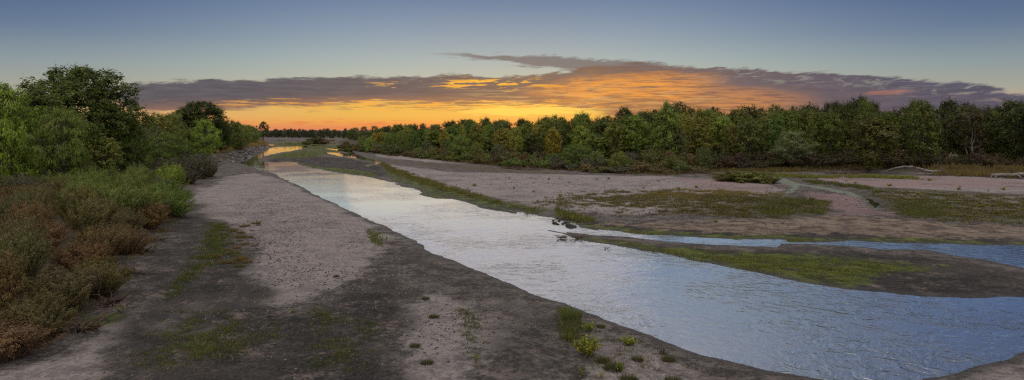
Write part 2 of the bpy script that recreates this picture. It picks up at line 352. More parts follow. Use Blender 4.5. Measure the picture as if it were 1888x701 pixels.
def build_terrain():
    vpx = np.linspace(280, 3.2, 560)
    rad = np.concatenate([[1.5, 4, 8, 12, 15, 17.5], H * 667 / vpx, [2400, 4000, 8000, 16000]])
    angf = np.arange(-44, 44.01, .085)
    ang = np.concatenate([np.linspace(-180, -46, 60), angf, np.linspace(46, 176, 58)])
    a = np.radians(ang)
    A, Rr = np.meshgrid(a, rad)
    X = (np.sin(A) * Rr).ravel(); Y = (np.cos(A) * Rr).ravel()
    h, wd, dl, dr = height(X, Y)
    nr, na = len(rad), len(ang)
    idx = np.arange(nr * na).reshape(nr, na)
    q0 = idx[:-1, :]; q1 = idx[1:, :]
    quads = np.stack([q0, q1, np.roll(q1, -1, 1), np.roll(q0, -1, 1)], -1).reshape(-1, 4)[:, ::-1]
    me = bpy.data.meshes.new('ground')
    co = np.stack([X, Y, h], -1).astype(np.float32)
    me.vertices.add(len(co)); me.vertices.foreach_set('co', co.ravel())
    me.loops.add(quads.size); me.loops.foreach_set('vertex_index', quads.ravel().astype(np.int32))
    me.polygons.add(len(quads)); me.polygons.foreach_set('loop_start', np.arange(0, quads.size, 4, dtype=np.int32))
    me.polygons.foreach_set('use_smooth', np.ones(len(quads), bool))
    me.update()
    lt = zone(X, Y, Z_light, 1.0, 3.5, 1.6)
    dk = zone(X, Y, Z_dark, 1.2, 4.0, 1.8, 3)
    dk = np.maximum(dk, .45 * zone(X, Y, Z_halfdark, 1.6, 4.0, 2.0, 33))
    dk = dk * (.72 + .28 * sstep(fbm(X, Y, 6, 3, .6, 35), -.3, .3))
    al = zone(X, Y, Z_algae, .9, 2.0, 1.6, 6) * (.55 + .45 * sstep(fbm(X, Y, 2.5, 3, .6, 8), -.3, .3))
    vg = zone(X, Y, Z_veg, 3.0, 3.0, 3.0, 11)
    pk = zone(X, Y, Z_pink, 2.0, 5.0, 3.0, 13); tn = zone(X, Y, Z_tan, 1.5, 5.0, 2.0, 14)
    wet = 1 - sstep(wd, .05, 1.0)
    soil = np.maximum(sstep(dl, -.6, 1.5), sstep(dr, -.5, 2.0))
    dry = np.maximum(sstep(dr, 8, 20) * sstep(X, 60, 100), sstep(dl, 1, 3) * sstep(Y, 135, 150) * (1 - sstep(-dl, -12, -6)))
    film = zone(X, Y, [brook, brook_b], .35, 1.5, .5, 21)
    for nm, arr in (('mask_a', (lt, dk, al, vg)), ('mask_b', (pk, tn, wet, soil)), ('mask_c', (dry, film, dry * 0, dry * 0))):
        at_ = me.attributes.new(nm, 'FLOAT_COLOR', 'POINT')
        at_.data.foreach_set('color', np.stack(arr, -1).astype(np.float32).ravel())
    o = bpy.data.objects.new('ground', me); C.objects.link(o); o['kind'] = 'structure'
    return o

def new_mat(name):
    m = bpy.data.materials.new(name); m.use_nodes = True
    t = NT(m.node_tree); t.n.clear()
    out = t.new('ShaderNodeOutputMaterial')
    return m, t, out
def principled(t, color, rough=.8, spec=.3, normal=None):
    b = t.new('ShaderNodeBsdfPrincipled')
    t.put(b.inputs['Base Color'], color); t.put(b.inputs['Roughness'], rough); t.put(b.inputs['Specular IOR Level'], spec)
    if normal is not None: t.put(b.inputs['Normal'], normal)
    return b
def bump(t, h, strength=.5, dist=.05, normal=None):
    b = t.new('ShaderNodeBump'); t.put(b.inputs['Height'], h); t.put(b.inputs['Strength'], strength); t.put(b.inputs['Distance'], dist)
    if normal is not None: t.put(b.inputs['Normal'], normal)
    return b.outputs[0]

def ground_material():
    m, t, out = new_mat('sand_and_mud')
    tc = t.new('ShaderNodeTexCoord'); P = tc.outputs['Object']
    def attr(nm):
        a = t.new('ShaderNodeAttribute', attribute_name=nm); s = t.new('ShaderNodeSeparateColor'); t.l.new(a.outputs['Color'], s.inputs[0])
        return s.outputs[0], s.outputs[1], s.outputs[2], a.outputs['Alpha']
    lt, dk, al, vg = attr('mask_a'); pk, tn, wet, soil = attr('mask_b'); dry, sC = attr('mask_c')[:2]
    film = sC
    n_big = t.noise(P, .12, 6, .65); n_mid = t.noise(P, .75, 8, .74); n_fine = t.noise(P, 4.5, 6, .75)
    n_grit = t.noise(P, 15, 4, .75)
    sepc = t.new('ShaderNodeSeparateXYZ'); t.l.new(P, sepc.inputs[0])
    vor = t.new('ShaderNodeTexVoronoi'); t.l.new(P, vor.inputs['Vector']); vor.inputs['Scale'].default_value = 1.7; vor.inputs['Randomness'].default_value = 1.0
    c_mid = t.m('SUBTRACT', n_mid, .5); c_fine = t.m('SUBTRACT', n_fine, .5); c_big = t.m('SUBTRACT', n_big, .5)
    jig = t.m('ADD', t.m('MULTIPLY', c_mid, 3.4), t.m('MULTIPLY', c_fine, 1.8))
    def soft(mask, lo, hi, k=1.0):
        return t.ss(t.m('ADD', mask, t.m('MULTIPLY', jig, k)), lo, hi)
    base = t.mix(t.ss(t.m('ADD', c_fine, c_mid), -.10, .11), (.045, .040, .036, 1), (.145, .127, .120, 1))
    light = t.mix(t.ss(t.m('ADD', t.m('MULTIPLY', c_fine, 1.3), c_mid), -.10, .11), (.190, .168, .165, 1), (.300, .268, .264, 1))
    base = t.mix(soft(lt, .05, .95, .42), base, light)
    mud = t.mix(t.ss(t.m('ADD', c_fine, c_mid), -.11, .13), (.012, .011, .010, 1), (.050, .045, .041, 1))
    base = t.mix(t.m('MULTIPLY', t.m('MULTIPLY', soft(dk, -.05, 1.05, .4), t.ss(dk, .0, .3)), .95), base, mud)
    base = t.mix(t.m('MULTIPLY', soft(pk, .2, .9), .7), base, t.mix(t.ss(n_fine, .42, .58), (.19, .125, .13, 1), (.30, .21, .21, 1)))
    base = t.mix(t.m('MULTIPLY', soft(tn, .2, .9), .85), base, t.mix(t.ss(n_mid, .41, .59), (.10, .075, .056, 1), (.25, .19, .145, 1)))
    base = t.mix(t.m('MULTIPLY', t.ss(n_big, .52, .60), .35), base, (.09, .075, .065, 1))
    blot = t.noise(t.comb(t.m('MULTIPLY', sepc.outputs[0], 1.0), t.m('MULTIPLY', sepc.outputs[1], .7)), .28, 8, .68, 1.0)
    base = t.mix(t.ss(blot, .53, .66, 0, .28), base, t.mix(.5, base, (.045, .038, .032, 1)))
    base = t.mix(t.ss(blot, .46, .36, 0, .18), base, (.30, .265, .255, 1))
    vgc = t.mix(t.ss(n_fine, .43, .57), (.042, .052, .016, 1), (.125, .100, .042, 1))
    base = t.mix(t.m('MULTIPLY', t.m('MULTIPLY', soft(vg, .55, 1.0, 1.0), t.ss(vg, .02, .4)), .55), base, vgc)
    alc = t.mix(t.ss(n_mid, .43, .60), (.028, .036, .010, 1), (.115, .140, .022, 1))
    base = t.mix(t.m('MULTIPLY', t.m('MULTIPLY', soft(al, .05, .6, .8), t.ss(al, .02, .30)), .92), base, alc)
    soilc = t.mix(t.ss(n_fine, .42, .58), (.030, .026, .017, 1), (.080, .066, .036, 1))
    base = t.mix(soft(soil, .2, .8, .6), base, soilc)
    base = t.mix(t.m('MULTIPLY', dry, .85), base, t.mix(t.ss(n_mid, .41, .59), (.10, .082, .04, 1), (.24, .185, .105, 1)))
    base = t.mix(t.m('MULTIPLY', soft(film, .35, .7, .5), .9), base, t.mix(t.ss(n_fine, .44, .56), (.10, .13, .085, 1), (.23, .26, .22, 1)))
    base = t.mix(t.m('MULTIPLY', wet, .65), base, (.042, .036, .030, 1))
    # dark crumbs, pebbles and pocks
    pock = t.m('MULTIPLY', t.m('SUBTRACT', 1.0, t.ss(vor.outputs['Distance'], .06, .30)), t.ss(n_big, .40, .6))
    base = t.mix(t.m('MULTIPLY', t.m('SUBTRACT', 1.0, t.ss(n_grit, .38, .46)), .30), base, t.mix(.75, base, (.02, .018, .016, 1)))
    base = t.mix(t.m('MULTIPLY', t.ss(n_grit, .565, .64), .18), base, (.42, .38, .36, 1))
    rip = t.noise(t.comb(t.m('MULTIPLY', sepc.outputs[0], .8), t.m('MULTIPLY', sepc.outputs[1], 2.0)), 1.6, 6, .68)
    hgt = t.m('ADD', t.m('MULTIPLY', n_fine, .8), t.m('ADD', t.m('MULTIPLY', n_mid, 1.4), t.m('MULTIPLY', t.m('MULTIPLY', pock, -1.0), .8)))
    hgt = t.m('ADD', hgt, t.m('MULTIPLY', rip, 1.4))
    nrm = bump(t, hgt, .9, .24)
    b = principled(t, base, t.m('SUBTRACT', .9, t.m('MULTIPLY', wet, .45)), .25, nrm)
    t.l.new(b.outputs[0], out.inputs[0])
    return m

def water_material():
    m, t, out = new_mat('river_water')
    tc = t.new('ShaderNodeTexCoord'); P = tc.outputs['Object']
    s = t.new('ShaderNodeSeparateXYZ'); t.l.new(P, s.inputs[0])
    # along-flow coordinates: the current runs from the far left towards the near right
    ca, sa = math.cos(R(-58)), math.sin(R(-58))
    fl = t.m('ADD', t.m('MULTIPLY', s.outputs[0], ca), t.m('MULTIPLY', s.outputs[1], sa))
    cr = t.m('SUBTRACT', t.m('MULTIPLY', s.outputs[1], ca), t.m('MULTIPLY', s.outputs[0], sa))
    q = t.comb(t.m('MULTIPLY', fl, 1.0), t.m('MULTIPLY', cr, .75))
    a = t.noise(P, 1.1, 3, .55, 1.6)
    b = t.noise(q, 2.8, 3, .55, 1.0)
    c = t.noise(q, .32, 3, .5)
    d = t.noise(t.comb(s.outputs[0], t.m('MULTIPLY', s.outputs[1], 1.0)), .10, 3, .55)
    rough_area = t.ss(d, .42, .58, .5, 1.4)
    w = t.new('ShaderNodeTexWave', wave_type='BANDS', bands_direction='X'); t.l.new(t.comb(t.m('ADD', t.m('MULTIPLY', s.outputs[0], .35), s.outputs[1]), s.outputs[0]), w.inputs['Vector'])
    w.inputs['Scale'].default_value = .42; w.inputs['Distortion'].default_value = 9; w.inputs['Detail'].default_value = 3; w.inputs['Detail Scale'].default_value = .6
    hgt = t.m('ADD', t.m('MULTIPLY', a, .9), t.m('ADD', t.m('MULTIPLY', b, .30), t.m('MULTIPLY', c, 1.1)))
    hgt = t.m('ADD', hgt, t.m('MULTIPLY', w.outputs['Fac'], .05))
    cd = t.new('ShaderNodeNewGeometry')
    dist = t.new('ShaderNodeVectorMath', operation='LENGTH'); t.l.new(P, dist.inputs[0])
    calm = t.m('ADD', t.ss(dist.outputs['Value'], 25.0, 75.0, .92, .12), t.ss(dist.outputs['Value'], 80.0, 200.0, .10, -.08))
    riff = t.m('MULTIPLY', calm, rough_area)
    nrm = bump(t, hgt, t.m('MULTIPLY', riff, .36), .16)
    gl = t.new('ShaderNodeBsdfGlossy'); gl.inputs['Color'].default_value = (1.0, 1.0, 1.0, 1); gl.inputs['Roughness'].default_value = .05
    t.l.new(nrm, gl.inputs['Normal'])
    df = t.new('ShaderNodeBsdfDiffuse'); df.inputs['Color'].default_value = (.06, .052, .045, 1)
    fr = t.new('ShaderNodeFresnel'); fr.inputs['IOR'].default_value = 1.33; t.l.new(nrm, fr.inputs['Normal'])
    k = t.ss(fr.outputs[0], .03, .30, .70, 1.0)
    mx = t.new('ShaderNodeMixShader'); t.l.new(k, mx.inputs[0]); t.l.new(df.outputs[0], mx.inputs[1]); t.l.new(gl.outputs[0], mx.inputs[2])
    t.l.new(mx.outputs[0], out.inputs[0])
    return m

ground = build_terrain()
ground.data.materials.append(ground_material())
wm = bpy.data.meshes.new('river')
wv = [(-420, 12, 0), (420, 12, 0), (420, 560, 0), (-420, 560, 0)]
wm.from_pydata(wv, [], [(0, 1, 2, 3)])
river = bpy.data.objects.new('river_water', wm); C.objects.link(river); river['kind'] = 'structure'
wm.materials.append(water_material())

# ------------------------------------------------------------------ mesh collecting helpers
class MB:
    def __init__(s): s.v = []; s.f4 = []; s.f3 = []; s.n = 0
    def add(s, v, f4=None, f3=None):
        v = np.asarray(v, float).reshape(-1, 3)
        if f4 is not None and len(f4): s.f4.append(np.asarray(f4).reshape(-1, 4) + s.n)
        if f3 is not None and len(f3): s.f3.append(np.asarray(f3).reshape(-1, 3) + s.n)
        s.v.append(v); s.n += len(v)
    def tube(s, pts, rad, sides=6, cap=True):
        pts = np.asarray(pts, float); n = len(pts)
        rad = np.broadcast_to(np.asarray(rad, float), (n,))
        tan = np.gradient(pts, axis=0); tan /= np.linalg.norm(tan, axis=1)[:, None] + 1e-9
        ref = np.array([0, 0, 1.]) if abs(tan[0][2]) < .9 else np.array([1., 0, 0])
        a = np.cross(tan, ref); a /= np.linalg.norm(a, axis=1)[:, None] + 1e-9
        b = np.cross(tan, a)
        th = np.arange(sides) / sides * 2 * math.pi
        ring = pts[:, None] + rad[:, None, None] * (a[:, None] * np.cos(th)[None, :, None] + b[:, None] * np.sin(th)[None, :, None])
        i = np.arange(n - 1)[:, None] * sides; j = np.arange(sides)[None]; k = (j + 1) % sides
        f4 = np.stack([i + j, i + k, i + sides + k, i + sides + j], -1).reshape(-1, 4)
        v = ring.reshape(-1, 3)
        f3 = None
        if cap:
            v = np.vstack([v, pts[0], pts[-1]]); c0 = n * sides; c1 = c0 + 1; jj = np.arange(sides); kk = (jj + 1) % sides
            f3 = np.vstack([np.stack([np.full(sides, c0), kk, jj], -1), np.stack([np.full(sides, c1), (n - 1) * sides + jj, (n - 1) * sides + kk], -1)])
        s.add(v, f4, f3)
    def leaves(s, pos, nrm, length, width, up=None, g=None):
        """diamond leaves bent along their midrib: pos (n,3), nrm (n,3)"""
        g = g or rng
        n = len(pos)
        nrm = nrm / (np.linalg.norm(nrm, axis=1)[:, None] + 1e-9)
        if up is None: up = g.normal(size=(n, 3))
        t = up - nrm * np.sum(up * nrm, 1)[:, None]; t /= np.linalg.norm(t, axis=1)[:, None] + 1e-9
        b = np.cross(nrm, t)
        L = np.broadcast_to(length, (n,))[:, None]; Wd = np.broadcast_to(width, (n,))[:, None]
        p0 = pos - t * L * .5; p1 = pos + b * Wd * .5 - t * L * .05 + nrm * Wd * .12; p2 = pos + t * L * .5; p3 = pos - b * Wd * .5 - t * L * .05 + nrm * Wd * .12
        v = np.stack([p0, p1, p2, p3], 1).reshape(-1, 3)
        s.add(v, np.arange(n * 4).reshape(n, 4))
    def mesh(s, name, mat=None, smooth=False):
        v = np.vstack(s.v).astype(np.float32)
        f4 = np.vstack(s.f4) if s.f4 else np.zeros((0, 4), int); f3 = np.vstack(s.f3) if s.f3 else np.zeros((0, 3), int)
        me = bpy.data.meshes.new(name)
        me.vertices.add(len(v)); me.vertices.foreach_set('co', v.ravel())
        loops = np.concatenate([f4.ravel(), f3.ravel()]).astype(np.int32)
        me.loops.add(len(loops)); me.loops.foreach_set('vertex_index', loops)
        st = np.concatenate([np.arange(len(f4)) * 4, len(f4) * 4 + np.arange(len(f3)) * 3]).astype(np.int32)
        me.polygons.add(len(st)); me.polygons.foreach_set('loop_start', st)
        if smooth: me.polygons.foreach_set('use_smooth', np.ones(len(st), bool))
        me.update(calc_edges=True); me.validate()
        if mat: me.materials.append(mat)
        return me
def link(name, me, parent=None):
    o = bpy.data.objects.new(name, me); C.objects.link(o)
    if parent is not None: o.parent = parent
    return o
def thing(name, parts):
    e = bpy.data.objects.new(name, None); C.objects.link(e); e.empty_display_size = .3
    for nm, me in parts: link(nm, me, e)
    return e
_first = {}
def place(key, name, parts, loc, rz=0.0, sc=(1, 1, 1), color=(1, 1, 1), label='', cat='', group=None):
    """first call of a kind builds the thing; later calls copy the thing and each of its parts"""
    k = (key, name)
    if k not in _first:
        r = thing(name, parts); _first[k] = r
        kids = list(r.children)
    else:
        src = _first[k]; r = src.copy(); C.objects.link(r)
        if 'group' in r: del r['group']
        kids = []
        for ch in src.children:
            c = ch.copy(); C.objects.link(c); c.parent = r; kids.append(c)
    r.location = loc; r.rotation_euler = (0, 0, rz); r.scale = sc
    for c in kids: c.color = tuple(color) + (1,)
    r['label'] = label; r['category'] = cat
    if group: r['group'] = group
    return r
def single(name, me, loc, rz=0, sc=(1, 1, 1), color=(1, 1, 1), label='', cat='', group=None):
    o = link(name, me); o.location = loc; o.rotation_euler = (0, 0, rz); o.scale = sc; o.color = tuple(color) + (1,)
    o['label'] = label; o['category'] = cat
    if group: o['group'] = group
    return o
def gh(x, y):
    return float(height(np.array([x]), np.array([y]))[0][0])

# ------------------------------------------------------------------ plant materials
def leaf_material(name, yellow=(.22, .17, .03), ychance=.08, trans=.35):
    m, t, out = new_mat(name)
    oi = t.new('ShaderNodeObjectInfo'); ge = t.new('ShaderNodeNewGeometry')
    rnd = ge.outputs['Random Per Island']
    k = t.m('ADD', .78, t.m('MULTIPLY', rnd, .5))
    col = t.mix(1.0, oi.outputs['Color'], t.comb(k, k, k), 'MULTIPLY')
    tc = t.new('ShaderNodeTexCoord')
    n = t.noise(tc.outputs['Object'], .55, 3, .6)
    col = t.mix(t.ss(n, .44, .62, 0, .75), col, t.mix(1.0, oi.outputs['Color'], (1.4, 1.35, .8, 1), 'MULTIPLY'))  # leaf tone varies by noise; its bright clumps paint in sunlit foliage
    r2 = t.m('FRACT', t.m('MULTIPLY', rnd, 37.7))
    col = t.mix(t.m('MULTIPLY', t.m('GREATER_THAN', r2, 1 - ychance), .75), col, tuple(yellow) + (1,))
    b = principled(t, col, .6, .25)
    tr = t.new('ShaderNodeBsdfTranslucent'); t.l.new(t.mix(1.0, col, (1.25, 1.3, .7, 1), 'MULTIPLY'), tr.inputs['Color'])
    mx = t.new('ShaderNodeMixShader'); mx.inputs[0].default_value = trans
    t.l.new(b.outputs[0], mx.inputs[1]); t.l.new(tr.outputs[0], mx.inputs[2]); t.l.new(mx.outputs[0], out.inputs[0])
    return m
def bark_material(name, c0, c1, scale=6):
    m, t, out = new_mat(name)
    tc = t.new('ShaderNodeTexCoord'); s = t.new('ShaderNodeSeparateXYZ'); t.l.new(tc.outputs['Object'], s.inputs[0])
    n = t.noise(t.comb(s.outputs[0], s.outputs[1], t.m('MULTIPLY', s.outputs[2], .25)), scale, 5, .65)
    b = principled(t, t.mix(t.ss(n, .3, .7), tuple(c0) + (1,), tuple(c1) + (1,)), .9, .15, bump(t, n, .8, .05))
    t.l.new(b.outputs[0], out.inputs[0])
    return m
M_leaf = leaf_material('leaves', ychance=.05)
M_leaf_y = leaf_material('leaves_turning', ychance=.16, yellow=(.24, .18, .03))
M_shrub = leaf_material('shrub_leaves', yellow=(.17, .11, .04), ychance=.10, trans=.3)
M_bark = bark_material('bark', (.06, .05, .04), (.14, .12, .10))
M_palebark = bark_material('pale_bark', (.15, .13, .11), (.30, .27, .23))
M_twig = bark_material('twigs', (.055, .040, .030), (.12, .085, .06), 20)
M_grass = leaf_material('grass_blades', yellow=(.22, .16, .05), ychance=.15, trans=.3)
M_weed = leaf_material('weed_leaves', yellow=(.36, .29, .03), ychance=.25, trans=.35)

# ------------------------------------------------------------------ trees
def bez(p0, p1, p2, n):
    t = np.linspace(0, 1, n)[:, None]
    return (1 - t) ** 2 * p0 + 2 * t * (1 - t) * p1 + t * t * p2
def tree_meshes(seed, hgt=14., wid=10., base=.22, n_cl=70, n_leaf=9000, leaf=.34, stems=3, cl_r=.11, droop=0., spiky=.5, prof='round', mat=None, bark=None, aspect=.75, gap=0.0):
    g = np.random.default_rng(seed)
    tr = MB(); cr = MB()
    stem_pts = []
    for s in range(stems):
        a = g.uniform(0, 6.28) + s * 6.28 / stems; sp = wid * g.uniform(.06, .20) * (0.3 if stems == 1 else 1)
        p0 = np.array([math.cos(a) * .25 * (stems > 1), math.sin(a) * .25 * (stems > 1), -.5])
        p2 = np.array([math.cos(a) * sp, math.sin(a) * sp, hgt * g.uniform(.72, .88)])
        p1 = np.array([math.cos(a) * sp * .35 + g.normal() * .3, math.sin(a) * sp * .35 + g.normal() * .3, hgt * .4])
        pts = bez(p0, p1, p2, 9); pts[2:, :2] += g.normal(size=(7, 2)) * .012 * hgt
        r0 = hgt * .020 * (1 if stems < 3 else .75)
        tr.tube(pts, np.linspace(r0, r0 * .15, 9), 7)
        stem_pts.append(pts)
    sp_all = np.vstack(stem_pts)
    ang_l = g.uniform(0, 6.28, 6); amp = g.uniform(.06, .17, 6)
    def env(z, a):
        t = (z - base * hgt) / (hgt * (1 - base))
        t = np.clip(t, 0, 1)
        if prof == 'round': e = np.sqrt(np.clip(1 - (2 * t - .95) ** 2 * .98, 0, 1)) ** .9
        elif prof == 'tall': e = np.clip(np.sin(np.pi * (t * .86 + .10)), 0, 1) ** .6
        elif prof == 'vase': e = np.clip((.42 + .72 * t) * np.sqrt(np.clip(1.02 - t ** 3.2, 0, 1)), 0, 1.1)
        elif prof == 'big': e = np.clip(1 - t ** 4, 0, 1) ** .5 * (.82 + .18 * np.sin(np.pi * t))
        else: e = np.sqrt(np.clip(1 - t ** 2.2, 0, 1))
        lob = 1
        for i in range(6): lob = lob + amp[i] * np.sin((i + 1) * a + ang_l[i] + 3 * t * (i % 3))
        return wid * .5 * e * lob
    cs = []
    tries = 0
    while len(cs) < n_cl and tries < 6000:
        tries += 1
        z = hgt * (base + (1 - base) * g.uniform(0, 1) ** .85); a = g.uniform(0, 6.28)
        if math.sin(a * 2 + z * .9 + ang_l[0]) > 1 - gap: continue
        e = float(env(z, a))
        rr = e * g.uniform(.35, 1.0) ** .5
        cr_ = hgt * cl_r * g.uniform(.65, 1.3)
        rr = max(0, rr - cr_ * .6)
        p = np.array([math.cos(a) * rr, math.sin(a) * rr, min(z, hgt - cr_ * .7)])
        if all(np.linalg.norm(p - c[0]) > .55 * (cr_ + c[1]) * .8 for c in cs) or g.random() < .15:
            cs.append((p, cr_))
    wts = np.array([c[1] ** 2 for c in cs]); wts /= wts.sum()
    for (p, r_), w in zip(cs, wts):
        cand = sp_all[sp_all[:, 2] < p[2] - .05 * hgt]
        if len(cand) == 0: cand = sp_all[:4]
        d = np.linalg.norm(cand - p, axis=1) + .3 * (p[2] - cand[:, 2])
        q = cand[np.argmin(d)]
        midp = (p + q) / 2 + np.array([0, 0, -.04 * hgt if droop < .5 else .05 * hgt]) + g.normal(size=3) * .02 * hgt
        L = np.linalg.norm(p - q)
        tr.tube(bez(q, midp, p, 5), np.linspace(.012 * L + .03, .015, 5), 4, cap=False)
        for _ in range(2):
            e2 = p + g.normal(size=3) * r_ * .6
            tr.tube(np.array([midp, (midp + e2) / 2 + g.normal(size=3) * .1, e2]), [.03, .02, .008], 3, cap=False)
        n = int(n_leaf * w)
        dirs = g.normal(size=(n, 3)); dirs /= np.linalg.norm(dirs, axis=1)[:, None]
        # sub-sprays make the outline ragged
        ns = 16
        sd = g.normal(size=(ns, 3)); sd[:, 2] = sd[:, 2] * .9 + .25; sd /= np.linalg.norm(sd, axis=1)[:, None]
        pick = g.integers(0, ns, n)
        spray = sd[pick] * g.uniform(.35, 1.25, ns)[pick][:, None]
        q2 = spray * g.uniform(.55, 1.1, n)[:, None] + dirs * g.uniform(0, .42, n)[:, None]
        q2 = q2 * np.array([1, 1, aspect + spiky * .35])
        q2[:, 2] += spiky * .35 * np.clip(q2[:, 2], 0, None) ** 2 * g.uniform(0, 1.6, n)
        if droop: q2[:, 2] -= droop * (q2[:, 0] ** 2 + q2[:, 1] ** 2) * g.uniform(.2, 1.2, n)
        pos = p + q2 * r_
        pos[:, 2] = np.clip(pos[:, 2], .05 * hgt, None)
        cen = (pos - np.array([0, 0, hgt * .45])) / np.array([wid, wid, hgt]) * 1.2
        nr = q2 * 1.1 + cen + g.normal(size=(n, 3)) * .42 + np.array([0, 0, .1])
        up = None
        if droop: up = np.array([0, 0, -1.]) * 1.2 + q2 * .6 + g.normal(size=(n, 3)) * .4
        sz = leaf * g.uniform(.6, 1.35, n)
        cr.leaves(pos, nr, sz * (1.5 if droop else 1.0), sz * (.42 if droop else .85), up, g)
    return [('trunk', tr.mesh('trunk', bark or M_bark, True)), ('crown', cr.mesh('crown', mat or M_leaf))], hgt, wid

TREE = {}
TREE['big'] = tree_meshes(1, 17.5, 14.0, .06, 300, 66000, .26, 4, .066, 0, .6, 'big', gap=.0)
TREE['cot_a'] = tree_meshes(2, 14, 9, .08, 75, 9000, .34, 3, .085, 0, .8, 'tall', M_leaf)
TREE['cot_b'] = tree_meshes(3, 14, 7.5, .07, 65, 8500, .32, 2, .085, 0, .9, 'tall', M_leaf_y)
TREE['cot_c'] = tree_meshes(4, 14, 10.5, .10, 80, 9500, .34, 4, .085, 0, .8, 'vase', M_leaf, gap=.25)
TREE['cot_d'] = tree_meshes(5, 14, 6.5, .14, 50, 6500, .32, 1, .085, 0, 1.0, 'tall', M_leaf_y, M_palebark, gap=.2)
TREE['cot_e'] = tree_meshes(6, 14, 11, .30, 60, 6500, .34, 3, .075, 0, 1.0, 'vase', M_leaf, M_palebark, gap=.45)
TREE['wil_a'] = tree_meshes(7, 11, 10, .06, 85, 17000, .26, 4, .105, .55, .1, 'round', M_leaf)
TREE['wil_b'] = tree_meshes(8, 12, 9, .05, 95, 19000, .26, 3, .10, .75, .2, 'dome', M_leaf)
TREE['bush'] = tree_meshes(9, 7.5, 9.5, .03, 80, 12000, .22, 5, .13, .15, .1, 'dome', M_leaf)
TREE['round_a'] = tree_meshes(10, 11, 10, .08, 80, 11000, .30, 3, .105, .1, .2, 'round', M_leaf)
TREE['open'] = tree_meshes(11, 12, 9, .30, 38, 5200, .30, 2, .085, 0, .5, 'vase', M_leaf, gap=.35)

DG = (.068, .100, .024); MG = (.125, .172, .040); YG = (.19, .23, .046); BG = (.16, .24, .042); YL = (.22, .19, .03); GG = (.095, .115, .065)
DK = (.042, .062, .018); OL = (.135, .165, .042); BR = (.11, .078, .028)

def tree_at(kind, name, u, vb, topv, wpx, color, label, cat='tree', group=None, rz=None, z=None):
    """stand a tree so that its foot is on the ground at (u, vb) and its top reaches topv"""
    parts, h0, w0 = TREE[kind]
    zz = 1.0
    for _ in range(3):
        x, y = at(u, vb, zz); zz = gh(x, y)
    zt = H + (HOR - topv) / F * y
    hh = max(1.5, zt - zz)
    ww = wpx / F * y
    rz = random.uniform(0, 6.28) if rz is None else rz
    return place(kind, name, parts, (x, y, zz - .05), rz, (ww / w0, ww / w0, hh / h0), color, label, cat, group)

# left bank, near to far
tree_at('wil_b', 'willow_tree', 2, 352, 152, 150, BG, 'bright green feathery willow at the far left edge of the photo')
tree_at('big', 'cottonwood_tree', 149, 336, 124, 222, DG, 'huge dark broad-crowned cottonwood, tallest tree on the left bank', rz=1.0)
tree_at('wil_a', 'willow_tree', 112, 352, 198, 122, (.11, .155, .035), 'mid green rounded willow in front of the huge dark cottonwood')
tree_at('round_a', 'willow_tree', 75, 346, 268, 90, (.07, .10, .025), 'low dark green willow between the bright willow and the huge cottonwood')
tree_at('cot_b', 'cottonwood_tree', 188, 342, 252, 70, OL, 'small olive tree with browning leaves at the foot of the huge cottonwood')
tree_at('wil_b', 'willow_tree', 236, 332, 220, 84, (.075, .115, .026), 'dark drooping tree at the right shoulder of the huge cottonwood')
tree_at('cot_c', 'cottonwood_tree', 40, 318, 190, 80, DK, 'dark tree filling the gap behind the bright willow at far left')
tree_at('bush', 'willow_tree', 305, 306, 241, 84, (.085, .13, .03), 'low round dark green tree behind the grey shrubs')
tree_at('bush', 'willow_tree', 342, 303, 258, 46, (.08, .115, .025), 'small green bushy tree right of the low round dark tree')
tree_at('big', 'cottonwood_tree', 368, 281, 187, 112, DK, 'second tall dark cottonwood on the left bank, standing above its neighbours')
tree_at('round_a', 'cottonwood_tree', 326, 290, 209, 48, OL, 'brownish green rounded tree left of the second tall cottonwood')
tree_at('round_a', 'willow_tree', 376, 290, 220, 60, BG, 'light green oval tree in front of the second tall cottonwood')
tree_at('cot_a', 'cottonwood_tree', 408, 283, 222, 44, DG, 'narrow dark tree right of the light green oval tree')
tree_at('round_a', 'willow_tree', 449, 272, 229, 36, MG, 'rounded green tree above the riprap rocks')
tree_at('cot_a', 'cottonwood_tree', 430, 275, 222, 34, DG, 'dark green tree left of the rounded tree above the riprap')
tree_at('round_a', 'cottonwood_tree', 466, 266, 232, 26, MG, 'small green tree between the rounded tree and the open-crowned tree')
tree_at('open', 'cottonwood_tree', 485, 264.5, 224, 26, DK, 'open-crowned dark tree at the upstream end of the riprap bank')
for i, (u, vb, tp, w, c) in enumerate([(258, 292, 206, 58, DG), (285, 290, 208, 56, MG), (308, 284, 211, 50, DG), (250, 300, 230, 60, GG), (345, 276, 216, 40, DK), (285, 300, 232, 40, GG), (395, 272, 222, 36, DK),
                                       (420, 268, 228, 30, DG), (440, 266, 226, 28, DG), (457, 262, 230, 24, DG), (228, 290, 205, 50, DK), (470, 258, 236, 20, DK), (400, 287, 248, 34, (.07, .10, .025)),
                                       (438, 277, 244, 28, DG), (-40, 318, 170, 110, DK), (-75, 345, 190, 130, MG)]):
    tree_at(['cot_a', 'cot_b', 'round_a', 'wil_a'][i % 4], 'background_tree', u, vb, tp, w, c, 'green tree among others in the wooded band behind the left bank', 'tree', 'background trees along the left bank')

